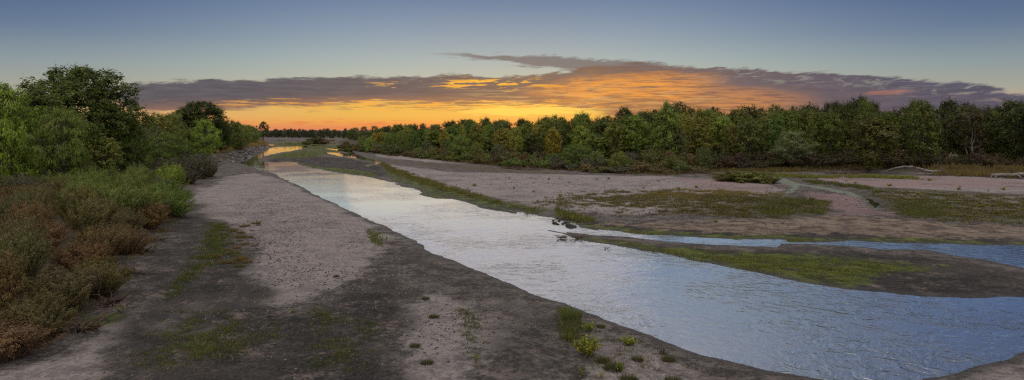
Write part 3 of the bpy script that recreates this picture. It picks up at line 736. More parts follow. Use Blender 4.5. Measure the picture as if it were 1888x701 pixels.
# far treeline across the river bend
for i in range(34):
    u = 490 + i * 4.9 + random.uniform(-2, 2)
    vb = random.choice([253.2, 254.2, 252.4])
    tp = 239.5 + random.uniform(-3.0, 2.5)
    tree_at(['cot_c', 'round_a', 'cot_a'][i % 3], 'distant_tree', u, vb, tp, random.uniform(8, 13), random.choice([(.045, .062, .032), (.05, .07, .03), (.042, .055, .035)]),
            'small distant tree in the treeline across the end of the river', 'tree', 'distant trees at the river bend')
for i, (u, vb, tp, w) in enumerate([(655, 259, 235, 24), (672, 260, 233, 24), (646, 258, 239, 16), (690, 262, 232, 26), (708, 263, 233, 26)]):
    tree_at('round_a', 'distant_tree', u, vb, tp, w, DG, 'rounded dark tree where the far treeline meets the right bank forest', 'tree', 'rounded trees at the end of the right forest')

# right bank forest: rows of cottonwoods, front to back
topline = [(600, 240), (650, 237), (700, 231), (760, 228), (820, 224), (880, 216), (930, 221), (1000, 215), (1060, 211), (1130, 206), (1200, 203), (1260, 196), (1310, 202), (1360, 207), (1400, 196),
           (1440, 198), (1500, 195), (1580, 187), (1640, 200), (1700, 186), (1760, 196), (1830, 200), (1888, 190), (2200, 190)]
baseline = [(600, 260), (700, 266), (800, 275), (900, 284), (1000, 291), (1100, 295), (1300, 299), (1500, 301), (1700, 303), (1888, 305), (2200, 310)]
def interp(tab, u): return float(np.interp(u, [p[0] for p in tab], [p[1] for p in tab]))
NT_ = 0
for row in range(5):
    u = 690 + row * 7
    while u < 2010:
        vb0 = interp(baseline, u)
        d0 = H * F / (vb0 - HOR); d = d0 + row * 11 + random.uniform(-3, 3)
        vb = HOR + H * F / d
        wm_ = random.uniform(5.2, 9.5)
        wpx = wm_ * F / d
        tp = interp(topline, u) + random.uniform(-1, 13) + (10 if row == 0 else 3 if row == 1 else 0) * random.uniform(.2, 1.4)
        if row >= 2 and random.random() < .35: tp = interp(topline, u) - random.uniform(0, 10)
        if u < 1000: tp = max(tp, interp(topline, u) + 1)
        if row == 0 and random.random() < .25: tp += (vb - tp) * .28
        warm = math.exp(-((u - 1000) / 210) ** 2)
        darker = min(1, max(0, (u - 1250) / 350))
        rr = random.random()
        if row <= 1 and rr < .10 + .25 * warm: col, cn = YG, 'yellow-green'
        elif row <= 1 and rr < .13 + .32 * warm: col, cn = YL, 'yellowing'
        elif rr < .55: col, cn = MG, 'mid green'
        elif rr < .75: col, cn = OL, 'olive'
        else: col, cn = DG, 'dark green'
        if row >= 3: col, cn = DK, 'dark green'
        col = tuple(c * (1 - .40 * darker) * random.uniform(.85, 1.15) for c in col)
        kind = random.choice(['cot_a', 'cot_b', 'cot_c', 'cot_d', 'cot_a', 'cot_b'] if u < 1500 else ['cot_a', 'cot_b', 'cot_c', 'cot_e', 'cot_c', 'cot_a'])
        rn = ['front', 'second', 'middle', 'rear', 'rearmost'][row]
        seg = 'left third' if u < 1130 else 'middle' if u < 1500 else 'right end'
        gap = 1700 < u < 1745 and row < 3
        if not gap:
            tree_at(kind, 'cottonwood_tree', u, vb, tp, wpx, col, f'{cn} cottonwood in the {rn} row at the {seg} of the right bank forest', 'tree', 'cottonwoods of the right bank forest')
        u += wpx * random.uniform(.62, .98) * (1.0 if row < 2 else 1.25)
# trees of the right bank one can single out
tree_at('round_a', 'willow_tree', 1462, 306, 241, 84, (.13, .16, .085), 'pale grey-green domed willow at the front of the right forest', rz=2)
tree_at('cot_c', 'cottonwood_tree', 1605, 310, 221, 118, (.085, .085, .024), 'broad olive tree leaning over the right bank behind the driftwood')
tree_at('cot_b', 'cottonwood_tree', 1700, 308, 184, 62, DG, 'tall dark cottonwood rising highest near the right end of the forest')
tree_at('cot_a', 'cottonwood_tree', 1232, 305, 199, 72, MG, 'tall full green cottonwood at the centre of the right forest edge')
tree_at('cot_e', 'cottonwood_tree', 1790, 306, 196, 92, (.065, .062, .035), 'sparse grey-brown tree with bare arching limbs near the right edge')
tree_at('cot_a', 'cottonwood_tree', 1872, 308, 184, 80, (.042, .062, .02), 'dark leaning tree at the right edge of the photo')
tree_at('cot_c', 'cottonwood_tree', 1930, 312, 176, 90, DK, 'dark tree just past the right edge of the photo')
for (u, vb, tp, w, c, l) in [(820, 282, 240, 22, YL, 'small yellow poplar in front of the left part of the forest'), (853, 284, 229, 18, YG, 'slender yellow-green poplar left of the pale grove'),
                             (880, 288, 226, 32, (.12, .15, .03), 'pale green poplar in the left part of the forest'), (952, 292, 234, 30, YG, 'yellow-green poplar with a rounded top mid forest'),
                             (1020, 296, 234, 36, YL, 'yellow poplar standing before the forest, left of the big green bush'), (1252, 305, 233, 40, (.085, .105, .05), 'grey-green poplar beside the tall full cottonwood')]:
    tree_at('cot_b', 'poplar_tree', u, vb, tp, w, c, l)
for i, (u, vb, tp, w, c) in enumerate([(683, 281, 251, 26, BG), (668, 279, 249, 24, MG), (716, 284, 243, 32, MG), (742, 286, 239, 32, MG), (764, 288, 239, 36, (.075, .13, .03)), (787, 290, 257, 30, GG), (848, 296, 246, 50, MG),
                                       (825, 293, 254, 30, (.08, .13, .04)), (880, 298, 262, 34, OL), (920, 300, 264, 44, GG)]):
    tree_at('bush', 'willow_tree', u, vb, tp, w, c, 'rounded green willow in the row before the left end of the right forest', 'tree', 'rounded willows before the right forest')

# ------------------------------------------------------------------ shrubs
def shrub_meshes(seed, hgt, wid, n_stem, n_leaf, leaf, lw, mat=None, spread=1.0, bare=.18, fluff=.07, up=.9):
    g = np.random.default_rng(seed)
    st = MB(); fo = MB()
    P_, T_ = [], []
    ph = g.uniform(0, 6.28, 4)
    for i in range(n_stem):
        a = g.uniform(0, 6.28); rr = wid * .5 * math.sqrt(g.random()) * (1 + .18 * math.sin(2 * a + ph[0]) + .12 * math.sin(3 * a + ph[1]))
        k = rr / (wid * .5)
        z = hgt * math.sqrt(max(.12, 1 - .62 * k * k)) * g.uniform(.72, 1.08)
        p0 = np.array([math.cos(a) * rr * .35 + g.normal() * .05, math.sin(a) * rr * .35 + g.normal() * .05, -.1])
        p2 = np.array([math.cos(a) * rr * spread, math.sin(a) * rr * spread, z])
        p1 = np.array([math.cos(a) * rr * .6, math.sin(a) * rr * .6, z * .6]) + g.normal(size=3) * .06 * hgt
        c = bez(p0, p1, p2, 7)
        st.tube(c, np.linspace(.016, .004, 7) * hgt / 2, 3, cap=False)
        P_.append(c)
    P_ = np.array(P_)
    n = n_leaf
    si = g.integers(0, n_stem, n); t = bare + (1 - bare) * g.random(n) ** .75
    f = t * 6; i0 = np.clip(f.astype(int), 0, 5); fr = (f - i0)[:, None]
    pos = P_[si, i0] * (1 - fr) + P_[si, i0 + 1] * fr
    tan = P_[si, i0 + 1] - P_[si, i0]; tan /= np.linalg.norm(tan, axis=1)[:, None]
    off = g.normal(size=(n, 3)); off /= np.linalg.norm(off, axis=1)[:, None]
    pos = pos + off * (g.random(n) * fluff * hgt * (1.25 - .6 * t))[:, None]
    pos[:, 2] = np.clip(pos[:, 2], .02, None)
    sz = leaf * g.uniform(.6, 1.4, n)
    outw = (pos - np.array([0, 0, hgt * .35])) * np.array([1, 1, .9]) / wid * 3.2
    fo.leaves(pos, off + outw + g.normal(size=(n, 3)) * .4, sz, sz * lw, tan * up + off * .8, g)
    return [('stems', st.mesh('stems', M_twig)), ('foliage', fo.mesh('foliage', mat or M_shrub))], hgt, wid

SHRUB = {
    'near_a': shrub_meshes(21, 2.3, 3.0, 170, 26000, .085, .30),
    'near_b': shrub_meshes(22, 2.3, 2.6, 150, 22000, .075, .34, fluff=.09),
    'near_c': shrub_meshes(23, 2.3, 3.2, 200, 24000, .10, .22, up=1.3),
    'mid_a': shrub_meshes(24, 2.4, 3.6, 90, 7500, .20, .34, fluff=.10),
    'mid_b': shrub_meshes(25, 2.4, 3.0, 80, 6500, .18, .40, fluff=.12),
    'far_a': shrub_meshes(26, 2.4, 4.0, 60, 4200, .30, .42, fluff=.13),
    'sage': shrub_meshes(27, 2.4, 3.6, 160, 15000, .13, .25, fluff=.08, up=1.2),
}
def shrub_xy(kind, name, x, y, hh, ww, color, label, cat='shrub', group=None):
    parts, h0, w0 = SHRUB[kind]
    return place(kind, name, parts, (x, y, gh(x, y) - .05), random.uniform(0, 6.28), (ww / w0, ww / w0 * random.uniform(.85, 1.15), hh / h0), color, label, cat, group)
def shrub_at(kind, name, u, vb, tp, wpx, color, label, cat='shrub', group=None):
    zz = .8
    for _ in range(3):
        x, y = at(u, vb, zz); zz = gh(x, y)
    hh = max(.4, H + (HOR - tp) / F * y - zz)
    return shrub_xy(kind, name, x, y, hh, wpx / F * y, color, label, cat, group)
def inside(poly, x, y):
    return sdf(np.array([x]), np.array([y]), poly)[0] < 0

RUST = (.138, .086, .043); RUST2 = (.130, .104, .050); SAGE = (.085, .088, .068); OLV = (.105, .118, .042); GRN = (.115, .160, .036); DRKB = (.055, .045, .028)
# single shrubs of the left bank one can point to
shrub_at('near_c', 'willow_shrub', 214, 412, 334, 130, (.125, .165, .040), 'large rounded green shrub at the inner edge of the left thicket')
shrub_at('near_c', 'willow_shrub', 266, 404, 342, 100, (.130, .175, .040), 'rounded green shrub right of the largest one in the left thicket')
shrub_at('near_a', 'willow_shrub', 305, 396, 362, 62, RUST2, 'golden brown shrub at the sand end of the left thicket')
shrub_at('near_b', 'willow_shrub', 314, 352, 298, 66, (.18, .25, .04), 'bright yellow-green bush beside the grey shrubs at the sand edge')
shrub_at('near_c', 'willow_shrub', 236, 372, 316, 96, (.12, .155, .038), 'soft green shrub behind the large rounded ones, below the drooping tree')
shrub_at('near_b', 'willow_shrub', 288, 362, 322, 56, (.10, .11, .06), 'grey-green shrub left of the bright yellow-green bush')
shrub_at('sage', 'sage_shrub', 366, 324, 281, 76, SAGE, 'large grey sage-coloured shrub at the head of the sandbar')
shrub_at('sage', 'sage_shrub', 328, 326, 290, 60, (.080, .078, .062), 'grey shrub left of the largest sage-coloured one')
shrub_at('sage', 'sage_shrub', 285, 330, 296, 62, (.066, .062, .052), 'dark grey shrub behind the bright yellow-green bush')
shrub_at('sage', 'sage_shrub', 345, 338, 312, 60, (.060, .055, .044), 'low dull grey shrub in front of the sage-coloured ones')
shrub_at('sage', 'sage_shrub', 385, 326, 303, 40, (.062, .062, .040), 'low olive shrub at the water side of the grey shrubs')
# the thicket
thicket = gp([(-260, 700), (-60, 668), (0, 655), (60, 636), (118, 606), (166, 578), (206, 543), (226, 503), (238, 474), (262, 452), (292, 426), (318, 400), (322, 382), (290, 362), (200, 350), (60, 352), (-260, 352)], .4)
lo, hi = thicket.min(0), thicket.max(0)
pts = []
tries = 0
while tries < 9000:
    tries += 1
    x, y = random.uniform(lo[0], hi[0]), random.uniform(lo[1], hi[1])
    if not inside(thicket, x, y) or x < -.80 * y - 3: continue
    u = CX + x / y * F; v = HOR + H * F / y
    sp = 1.75 + .026 * y
    if any((x - a) ** 2 + (y - b) ** 2 < sp * sp for a, b in pts): continue
    pts.append((x, y))
pts.sort(key=lambda p: p[1])
for i, (x, y) in enumerate(pts):
    u = CX + x / y * F; v = HOR + H * F / y
    edge_d = -sdf(np.array([x]), np.array([y]), thicket)[0]
    hh = random.uniform(1.9, 3.3) * (.62 + .38 * min(1, edge_d / 2.5)); ww = random.uniform(2.7, 3.9)
    n = fbm(np.array([x]), np.array([y]), 9, 2, .5, 40)[0] + random.uniform(-.18, .18)
    if v < 425 and u > 110:
        col, cn = (GRN, 'green') if n < .25 else (OLV, 'olive green'); hh *= 1.12; ww *= 1.2
    elif v < 400:
        col, cn = (OLV, 'olive green') if n < .05 else (SAGE, 'grey-green')
    elif n > .02: col, cn = RUST, 'rust brown'
    elif n > -.2: col, cn = RUST2, 'golden brown'
    else: col, cn = (.115, .105, .045), 'olive brown'
    col = tuple(c * random.uniform(.85, 1.15) for c in col)
    where = 'near end' if v > 480 else 'middle' if v > 395 else 'far end'
    shrub_xy(['near_a', 'near_b', 'near_c'][i % 3], 'riverbank_shrub', x, y, hh, ww, col, f'{cn} shrub in the {where} of the thicket on the left bank', 'shrub', 'shrubs of the left bank thicket')

# undergrowth along the right bank
front = [(622, 270), (645, 275), (700, 281), (740, 286), (800, 291), (870, 297), (940, 304), (1030, 309), (1100, 313), (1180, 315), (1240, 316), (1330, 312), (1440, 311), (1600, 313), (1888, 319), (2100, 325)]
for row in range(3):
    u = 628 + row * 5
    while u < (2010 if row else 1300):
        vb0 = interp(front, u); d = H * F / (vb0 - HOR) + row * 4.5 + random.uniform(-1.5, 1.5)
        vb = HOR + H * F / d
        ww = random.uniform(3.2, 5.6)
        hh = random.uniform(1.2, 2.3) + row * .7
        if u > 1280: hh *= random.uniform(.8, 1.15)
        n = random.random()
        if u < 760: col, cn = ((.075, .092, .032), 'dark olive') if n < .85 else (RUST2, 'brown')
        elif u < 1010: col, cn = ((.10, .076, .036), 'brown') if n < .25 else (OLV, 'olive') if n < .7 else (GRN, 'green')
        elif u < 1180: col, cn = (SAGE, 'grey-green') if n < .5 else ((.10, .13, .036), 'green') if n < .85 else (RUST2, 'brown')
        elif u < 1290: col, cn = (OLV, 'olive') if n < .5 else (RUST2, 'brown')
        else: col, cn = (DRKB, 'dark brown') if n < .65 else ((.045, .050, .022), 'dark green')
        col = tuple(c * random.uniform(.85, 1.15) for c in col)
        kind = 'far_a' if d > 230 else random.choice(['mid_a', 'mid_b'])
        seg = 'left end' if u < 900 else 'middle' if u < 1290 else 'dark right part'
        x, y = at(u, vb, .7)
        if not (1745 < u < 1800 and row == 2):
            shrub_xy(kind, 'riverbank_shrub', x, y, hh, ww, col, f'{cn} shrub in the {seg} of the undergrowth below the right forest', 'shrub', 'undergrowth along the right bank')
        u += ww * F / d * random.uniform(.55, .95) * (1.15 if d > 250 else 1)
# dark undergrowth between the trunks
u = 780
while u < 2000:
    vb0 = interp(baseline, u); d = H * F / (vb0 - HOR) + random.uniform(-4, 12); ww = random.uniform(5, 8)
    x, y = at(u, HOR + H * F / d, 1)
    if not 1735 < u < 1860:
        shrub_xy('far_a', 'riverbank_shrub', x, y, random.uniform(2.6, 4.2), ww, random.choice([(.040, .048, .020), (.048, .045, .024), (.05, .062, .022)]), 'dark shrub growing among the trunks of the right bank forest', 'shrub', 'undergrowth among the trunks')
    u += ww * F / d * .9
tree_at('bush', 'willow_tree', 1060, 311, 264, 78, (.085, .13, .026), 'big rounded green willow bush at the middle of the right bank')
tree_at('bush', 'willow_tree', 1142, 310, 278, 44, (.13, .16, .035), 'light yellow-green willow bush right of the big rounded one')
tree_at('bush', 'willow_tree', 1296, 308, 268, 40, (.085, .11, .04), 'grey-green bush below the tall full cottonwood')
shrub_at('mid_b', 'riverbank_shrub', 1375, 335, 315, 100, (.11, .125, .03), 'low yellow-green shrub mound on the sand beside the brook')
shrub_at('mid_a', 'riverbank_shrub', 1340, 334, 322, 60, (.11, .10, .03), 'low golden shrub left of the yellow-green mound by the brook')
shrub_at('mid_a', 'riverbank_shrub', 1415, 338, 324, 50, (.10, .11, .03), 'small olive shrub right of the yellow-green mound by the brook')
shrub_at('mid_a', 'riverbank_shrub', 584, 267.5, 252.5, 40, (.055, .07, .022), 'dark green shrub mound on the river island')
shrub_at('mid_b', 'riverbank_shrub', 597, 267.5, 258, 22, RUST, 'reddish low shrub at the right end of the river island')
shrub_at('mid_a', 'riverbank_shrub', 566, 266.5, 259, 24, OLV, 'small olive shrub at the left end of the river island')

# ------------------------------------------------------------------ grass, mats and weeds (nobody could count these)
def scatter(polys, n, z=.3, patch=0.0, ps=3.0, off=0.0, dmax=400):
    out = []
    P_ = [gp(p, z) for p in polys]
    areas = []
    for p in P_:
        x, y = p[:, 0], p[:, 1]; areas.append(abs(np.dot(x, np.roll(y, 1)) - np.dot(y, np.roll(x, 1))) / 2)
    tot = sum(areas)
    for p, ar in zip(P_, areas):
        k = int(n * ar / tot) + 1; got = 0; it = 0
        while got < k and it < 25:
            it += 1
            c = rng.uniform(p.min(0), p.max(0), (max(200, k * 3), 2))
            sd = sdf(c[:, 0], c[:, 1], p); w_ = min(7.0, .28 * math.sqrt(ar))
            pr = np.clip(-sd / w_, 0, 1) * np.clip(.30 + 2.6 * (fbm(c[:, 0], c[:, 1], ps * .5, 4, .65, off) + .22 - patch), .04, 1)
            ok = rng.random(len(c)) < pr
            c = c[ok][:k - got]; out.append(c); got += len(c)
    return np.vstack(out)
def grass(name, pts, blades, length, width, color, mat, spreadr=.12, lean=.5, flat=False, parent=None):
    h, wd, _, _ = height(pts[:, 0], pts[:, 1])
    pts = pts[wd > .1]; h = h[wd > .1]
    n = len(pts) * blades
    b = np.repeat(np.column_stack([pts, h]), blades, 0)
    size = np.repeat(rng.uniform(.55, 1.35, len(pts)), blades)
    a = rng.uniform(0, 6.28, n); rr = np.sqrt(rng.random(n)) * spreadr * size
    b[:, 0] += np.cos(a) * rr; b[:, 1] += np.sin(a) * rr
    L = length * size * rng.uniform(.5, 1.2, n)
    a2 = a + rng.normal(size=n) * .8; ln = lean * rng.uniform(.1, 1.3, n)
    d = np.column_stack([np.cos(a2) * ln, np.sin(a2) * ln, np.ones(n) * (.35 if flat else 1)]); d /= np.linalg.norm(d, axis=1)[:, None]
    side_ = rng.normal(size=(n, 3)); side_[:, 2] *= .2
    pos = b + d * L[:, None] * .5
    mb = MB(); mb.leaves(pos, np.cross(d, side_), L, np.maximum(width * size, L * .05), d)
    o = link(name, mb.mesh(name, mat)); o.color = tuple(color) + (1,); o['kind'] = 'stuff'
    o['label'] = 'low ' + name.replace('_', ' ') + ' growing on the sandbars'; o['category'] = 'grass'
    return o
V1 = Z_veg[0]; V2 = Z_veg[1]
grass('ground_cover', scatter([[(960, 374), (1060, 352), (1150, 347), (1300, 352), (1300, 400), (1150, 398), (1000, 390)]], 620, patch=.16, ps=5), 34, .26, .05, (.072, .066, .026), M_grass, .40, 1.6, True)
grass('ground_cover', scatter([V1], 1500, patch=.28, ps=2.2), 24, .26, .05, (.066, .062, .026), M_grass, .42, 1.6, True)
grass('ground_cover', scatter([V2, [(1900, 352), (2100, 356), (2100, 380), (1900, 372)]], 2900, patch=.34, ps=2, off=2), 22, .30, .05, (.070, .070, .028), M_grass, .42, 1.5, True)
grass('grass', scatter([[(1400, 372), (1480, 366), (1540, 372), (1540, 394), (1440, 403), (1390, 400)], [(1640, 370), (1760, 372), (1760, 400), (1690, 404), (1640, 392)]], 1100, patch=.12), 12, .34, .035, (.075, .088, .030), M_grass, .22, .6)
grass('grass', scatter([[(1240, 345), (1420, 352), (1480, 362), (1300, 372), (1120, 366)]], 900, patch=.22), 12, .30, .05, (.13, .105, .035), M_grass, .3, 1.3, True)
# weedy line above the main channel, and along the foot of the undergrowth
grass('grass', scatter([[(702, 294), (720, 306), (800, 332), (900, 362), (1000, 382), (990, 390), (900, 372), (800, 347), (720, 320), (700, 305)]], 2400, patch=.1, ps=4), 10, .30, .06, (.095, .100, .028), M_grass, .3, .8)
grass('grass', scatter([[(1020, 384), (1080, 396), (1110, 404), (1080, 406), (1030, 398)]], 160), 12, .4, .06, (.09, .10, .028), M_grass, .3, .8)
grass('grass', scatter([[(700, 283), (800, 294), (940, 307), (1100, 316), (1240, 322), (1330, 316), (1440, 316), (1600, 314), (1888, 318), (2050, 322), (2050, 316), (1888, 312), (1600, 307), (1330, 309), (1240, 315), (1100, 310), (940, 300), (800, 288), (700, 278)]], 4200, z=.6, patch=.0),
      11, .60, .07, (.085, .070, .028), M_grass, .4, .6)
grass('grass', scatter([[(1420, 322), (1500, 326), (1600, 326), (1700, 329), (1700, 333), (1600, 330), (1500, 330), (1430, 328)]], 420, patch=.1, ps=2), 14, .5, .07, (.13, .15, .035), M_grass, .35, .7)
grass('grass', scatter([[(1300, 322), (1420, 320), (1440, 328), (1330, 332)], [(1490, 338), (1600, 350), (1640, 352), (1600, 344), (1500, 334)], [(1476, 334), (1500, 334), (1520, 340), (1500, 340)]], 700, patch=.05, ps=2), 12, .42, .06, (.072, .085, .028), M_grass, .3, .8)
grass('dry_grass', scatter([[(395, 290), (444, 276), (482, 269), (496, 268), (490, 261), (440, 262), (395, 272)]], 2600, z=1.6), 10, .9, .10, (.20, .14, .055), M_grass, .4, .5)
grass('dry_grass', scatter([[(1700, 300), (2000, 306), (2000, 322), (1700, 316)]], 3000, z=1.2), 10, .9, .09, (.12, .095, .045), M_grass, .4, .5)
grass('algae_tufts', scatter([[(1075, 413), (1160, 419), (1300, 430), (1500, 434), (1900, 446), (1888, 450), (1620, 445), (1451, 440), (1300, 437), (1160, 427)],
                              [(1060, 434), (1160, 441), (1300, 455), (1430, 461), (1600, 472), (1720, 490), (1600, 515), (1500, 518), (1400, 500), (1290, 478), (1180, 459)]], 3600, patch=.15, ps=2.5), 9, .08, .04, (.085, .105, .018), M_grass, .3, 1.6, True)
grass('algae_tufts', scatter([Z_algae[2], Z_algae[3], Z_algae[4]], 1500, patch=.1, ps=5), 10, .18, .10, (.085, .105, .022), M_grass, .5, 1.2, True)
# left bank: green weeds on the dark mud
grass('weeds', scatter([[(380, 410), (425, 412), (430, 440), (412, 480), (370, 510), (330, 545), (300, 560), (312, 520), (345, 480), (375, 440)]], 720, patch=.10, ps=1.6), 14, .15, .03, (.060, .080, .026), M_grass, .20, .9)
grass('weeds', scatter([[(300, 560), (500, 570), (560, 620), (400, 690), (200, 700), (260, 620)], [(820, 560), (900, 580), (900, 690), (860, 690)], [(560, 560), (720, 590), (700, 690), (560, 690)]], 1300, patch=.12, ps=2), 11, .09, .02, (.058, .074, .026), M_grass, .13, .9)
grass('weeds', scatter([[(330, 640), (370, 615), (410, 620), (400, 665), (350, 672)]], 90), 12, .20, .016, (.085, .105, .045), M_grass, .18, .9)
grass('weeds', scatter([[(672, 420), (700, 425), (712, 445), (700, 462), (680, 440)]], 60), 12, .22, .045, (.085, .105, .030), M_grass, .20, .9)
grass('weeds', scatter([[(1030, 560), (1070, 566), (1075, 590), (1060, 640), (1036, 640), (1030, 600)]], 150), 16, .26, .022, (.075, .090, .032), M_grass, .16, .8)
grass('weeds', scatter([[(1020, 560), (1100, 590), (1180, 620), (1300, 665), (1300, 700), (1020, 700)]], 300, patch=.1, ps=1.5), 8, .09, .014, (.06, .07, .028), M_grass, .10, 1.0)
grass('dry_litter', scatter([[(330, 372), (345, 380), (335, 405), (300, 436), (270, 462), (246, 485), (236, 510), (214, 552), (170, 590), (110, 620), (60, 648), (0, 668), (0, 640), (200, 540), (240, 470), (310, 400)]], 900), 8, .30, .02, (.10, .07, .035), M_grass, .3, 1.2)

# ------------------------------------------------------------------ plants one can count
def tuft_mesh(seed, n, L, w, lean, r):
    g = np.random.default_rng(seed); mb = MB()
    a = g.uniform(0, 6.28, n); rr = np.sqrt(g.random(n)) * r
    b = np.column_stack([np.cos(a) * rr, np.sin(a) * rr, np.zeros(n)])
    ln = lean * g.uniform(.1, 1.3, n)
    d = np.column_stack([np.cos(a) * ln, np.sin(a) * ln, np.ones(n)]); d /= np.linalg.norm(d, axis=1)[:, None]
    l = L * g.uniform(.5, 1.15, n); s_ = g.normal(size=(n, 3)); s_[:, 2] *= .2
    mb.leaves(b + d * l[:, None] * .5, np.cross(d, s_), l, w, d, g)
    return mb.mesh('tuft', M_grass)
def weed_meshes(seed, hgt, wid, stems, n, leaf):
    g = np.random.default_rng(seed); st = MB(); lf = MB()
    P_ = []
    for i in range(stems):
        a = g.uniform(0, 6.28); r_ = wid * .5 * g.random() ** .6
        z = hgt * g.uniform(.6, 1.1) * math.sqrt(max(.3, 1 - .5 * (r_ / (wid * .5)) ** 2))
        c = bez(np.array([0, 0, -.03]) + g.normal(size=3) * .02, np.array([math.cos(a) * r_ * .7, math.sin(a) * r_ * .7, z * .5]), np.array([math.cos(a) * r_, math.sin(a) * r_, z]), 6)
        st.tube(c, np.linspace(.008, .003, 6), 4); P_.append(c)
    P_ = np.array(P_); si = g.integers(0, stems, n); t = .2 + .8 * g.random(n); f = t * 5; i0 = np.clip(f.astype(int), 0, 4); fr = (f - i0)[:, None]
    pos = P_[si, i0] * (1 - fr) + P_[si, i0 + 1] * fr
    off = g.normal(size=(n, 3)); off[:, 2] = abs(off[:, 2]) * .4; off /= np.linalg.norm(off, axis=1)[:, None]
    sz = leaf * g.uniform(.6, 1.3, n)
    pos = pos + off * sz[:, None] * .6
    lf.leaves(pos, np.array([0, 0, 1.]) + g.normal(size=(n, 3)) * .6 + off * .3, sz, sz * .75, off, g)
    return [('stems', st.mesh('stems', M_twig)), ('leaves', lf.mesh('leaves', M_weed))]
WEED = {'a': weed_meshes(31, .75, 1.3, 34, 900, .13), 'b': weed_meshes(32, .5, .8, 18, 260, .11), 'c': weed_meshes(33, .6, .5, 6, 60, .10)}
WS = {'a': (.75, 1.3), 'b': (.5, .8), 'c': (.6, .5)}
def weed_at(kind, u, vb, hpx, wpx, color, label, group=None):
    x, y = at(u, vb, .35); z = gh(x, y); y2 = y
    return place(kind, 'leafy_weed', WEED[kind], (x, y, z), random.uniform(0, 6), (wpx / F * y / WS[kind][1],) * 2 + (hpx / F * y / WS[kind][0],), color, label, 'plant', group)
weed_at('a', 1082, 652, 34, 52, (.14, .17, .03), 'largest yellow-leaved plant on the near sandbank')
weed_at('b', 1086, 602, 18, 24, (.15, .20, .03), 'small yellow-green plant above the largest yellow-leaved one')
weed_at('b', 1159, 628, 17, 34, (.17, .22, .03), 'yellow-green plant nearest the water edge on the near bank')
weed_at('c', 1110, 693, 15, 14, (.20, .22, .03), 'tiny yellow plant near the bottom edge of the photo')
weed_at('c', 1072, 694, 26, 20, (.07, .10, .03), 'thin green plant left of the tiny yellow one')
weed_at('b', 1142, 682, 18, 20, (.06, .095, .025), 'dark green leafy plant between two dark tufts near the bottom edge')
weed_at('c', 540, 574, 9, 13, (.10, .15, .03), 'lone small green plant at the lower tip of the pale sand')
weed_at('c', 878, 668, 20, 16, (.09, .13, .03), 'thin green plant on the sand left of the dark tufts')
weed_at('c', 222, 573, 20, 22, (.12, .15, .09), 'pale green sprig on the mud near the thicket')
weed_at('c', 345, 606, 16, 20, (.10, .13, .07), 'pale sprig on the dark mud right of the thicket')
TUFT = [tuft_mesh(41, 500, .20, .008, 1.5, .15), tuft_mesh(42, 260, .16, .012, 1.7, .18), tuft_mesh(43, 700, .75, .012, .55, .28)]
def tuft_at(k, name, u, vb, s, color, label, group=None):
    x, y = at(u, vb, .35)
    return single(name, TUFT[k], (x, y, gh(x, y) - .01), random.uniform(0, 6), (s, s, s), color, label, 'grass tuft', group)
tuft_at(2, 'grass_clump', 1050, 585, .8, (.085, .115, .032), 'tall green grass clump at the water edge of the near bank')
tuft_at(2, 'grass_clump', 1064, 579, .5, (.075, .09, .03), 'shorter grass clump right of the tall one at the water edge')
for u, v, s, l in [(1112, 664, 1.2, 'dark grass tuft right of the largest yellow plant'), (1130, 678, 1.5, 'biggest dark grass tuft near the bottom of the near bank'), (1175, 658, 1.0, 'dark tuft below the yellow-green plant nearest the water'),
                   (1240, 696, 1.1, 'dark tuft at the bottom edge right of centre'), (800, 585, 1.0, 'round dark green tuft alone on the pale sand left of the grass clump'), (765, 640, .9, 'dark tuft on the pale sand near the centre bottom'),
                   (787, 672, 1.0, 'dark tuft below the others on the centre bottom sand'), (785, 549, .8, 'small dark tuft on the upper part of the centre sand'), (1233, 656, 1.1, 'dark tuft at the cut edge of the near bank'),
                   (1160, 698, 1.3, 'dark tuft cut by the bottom edge of the photo'), (620, 507, .7, 'tiny tuft alone on the wide pale sand'), (1108, 594, .8, 'small tuft right of the small yellow-green plant')]:
    tuft_at(0, 'grass_tuft', u, v, s, (.050, .058, .024), l)
# brown and green cushions on the pale sand by the thicket
cush = [(412, 415), (425, 418), (400, 424), (416, 428), (432, 431), (445, 428), (458, 432), (468, 431), (476, 436), (452, 438), (438, 442), (424, 440), (408, 438), (396, 442), (465, 441), (474, 446), (460, 450), (446, 450),
        (432, 452), (418, 450), (402, 452), (392, 456), (470, 458), (456, 461), (440, 462), (424, 460), (410, 463), (436, 472), (450, 474), (466, 456), (462, 473), (420, 474), (404, 474), (390, 470), (446, 486), (432, 484), (416, 488), (400, 488),
        (458, 487), (474, 440), (385, 432), (380, 448), (478, 434), (462, 484)]
for i, (u, v) in enumerate(cush):
    u, v = random.uniform(388, 484), random.uniform(410, 492)
    if v > 470 and u > 455: u -= 40
    c = random.choice([(.105, .080, .038), (.075, .085, .030), (.12, .085, .04)])
    tuft_at(1, 'cushion_plant', u, v, random.uniform(.7, 1.8), c, 'low brown-green cushion plant on the pale sand beside the left thicket', 'cushion plants on the pale sand')
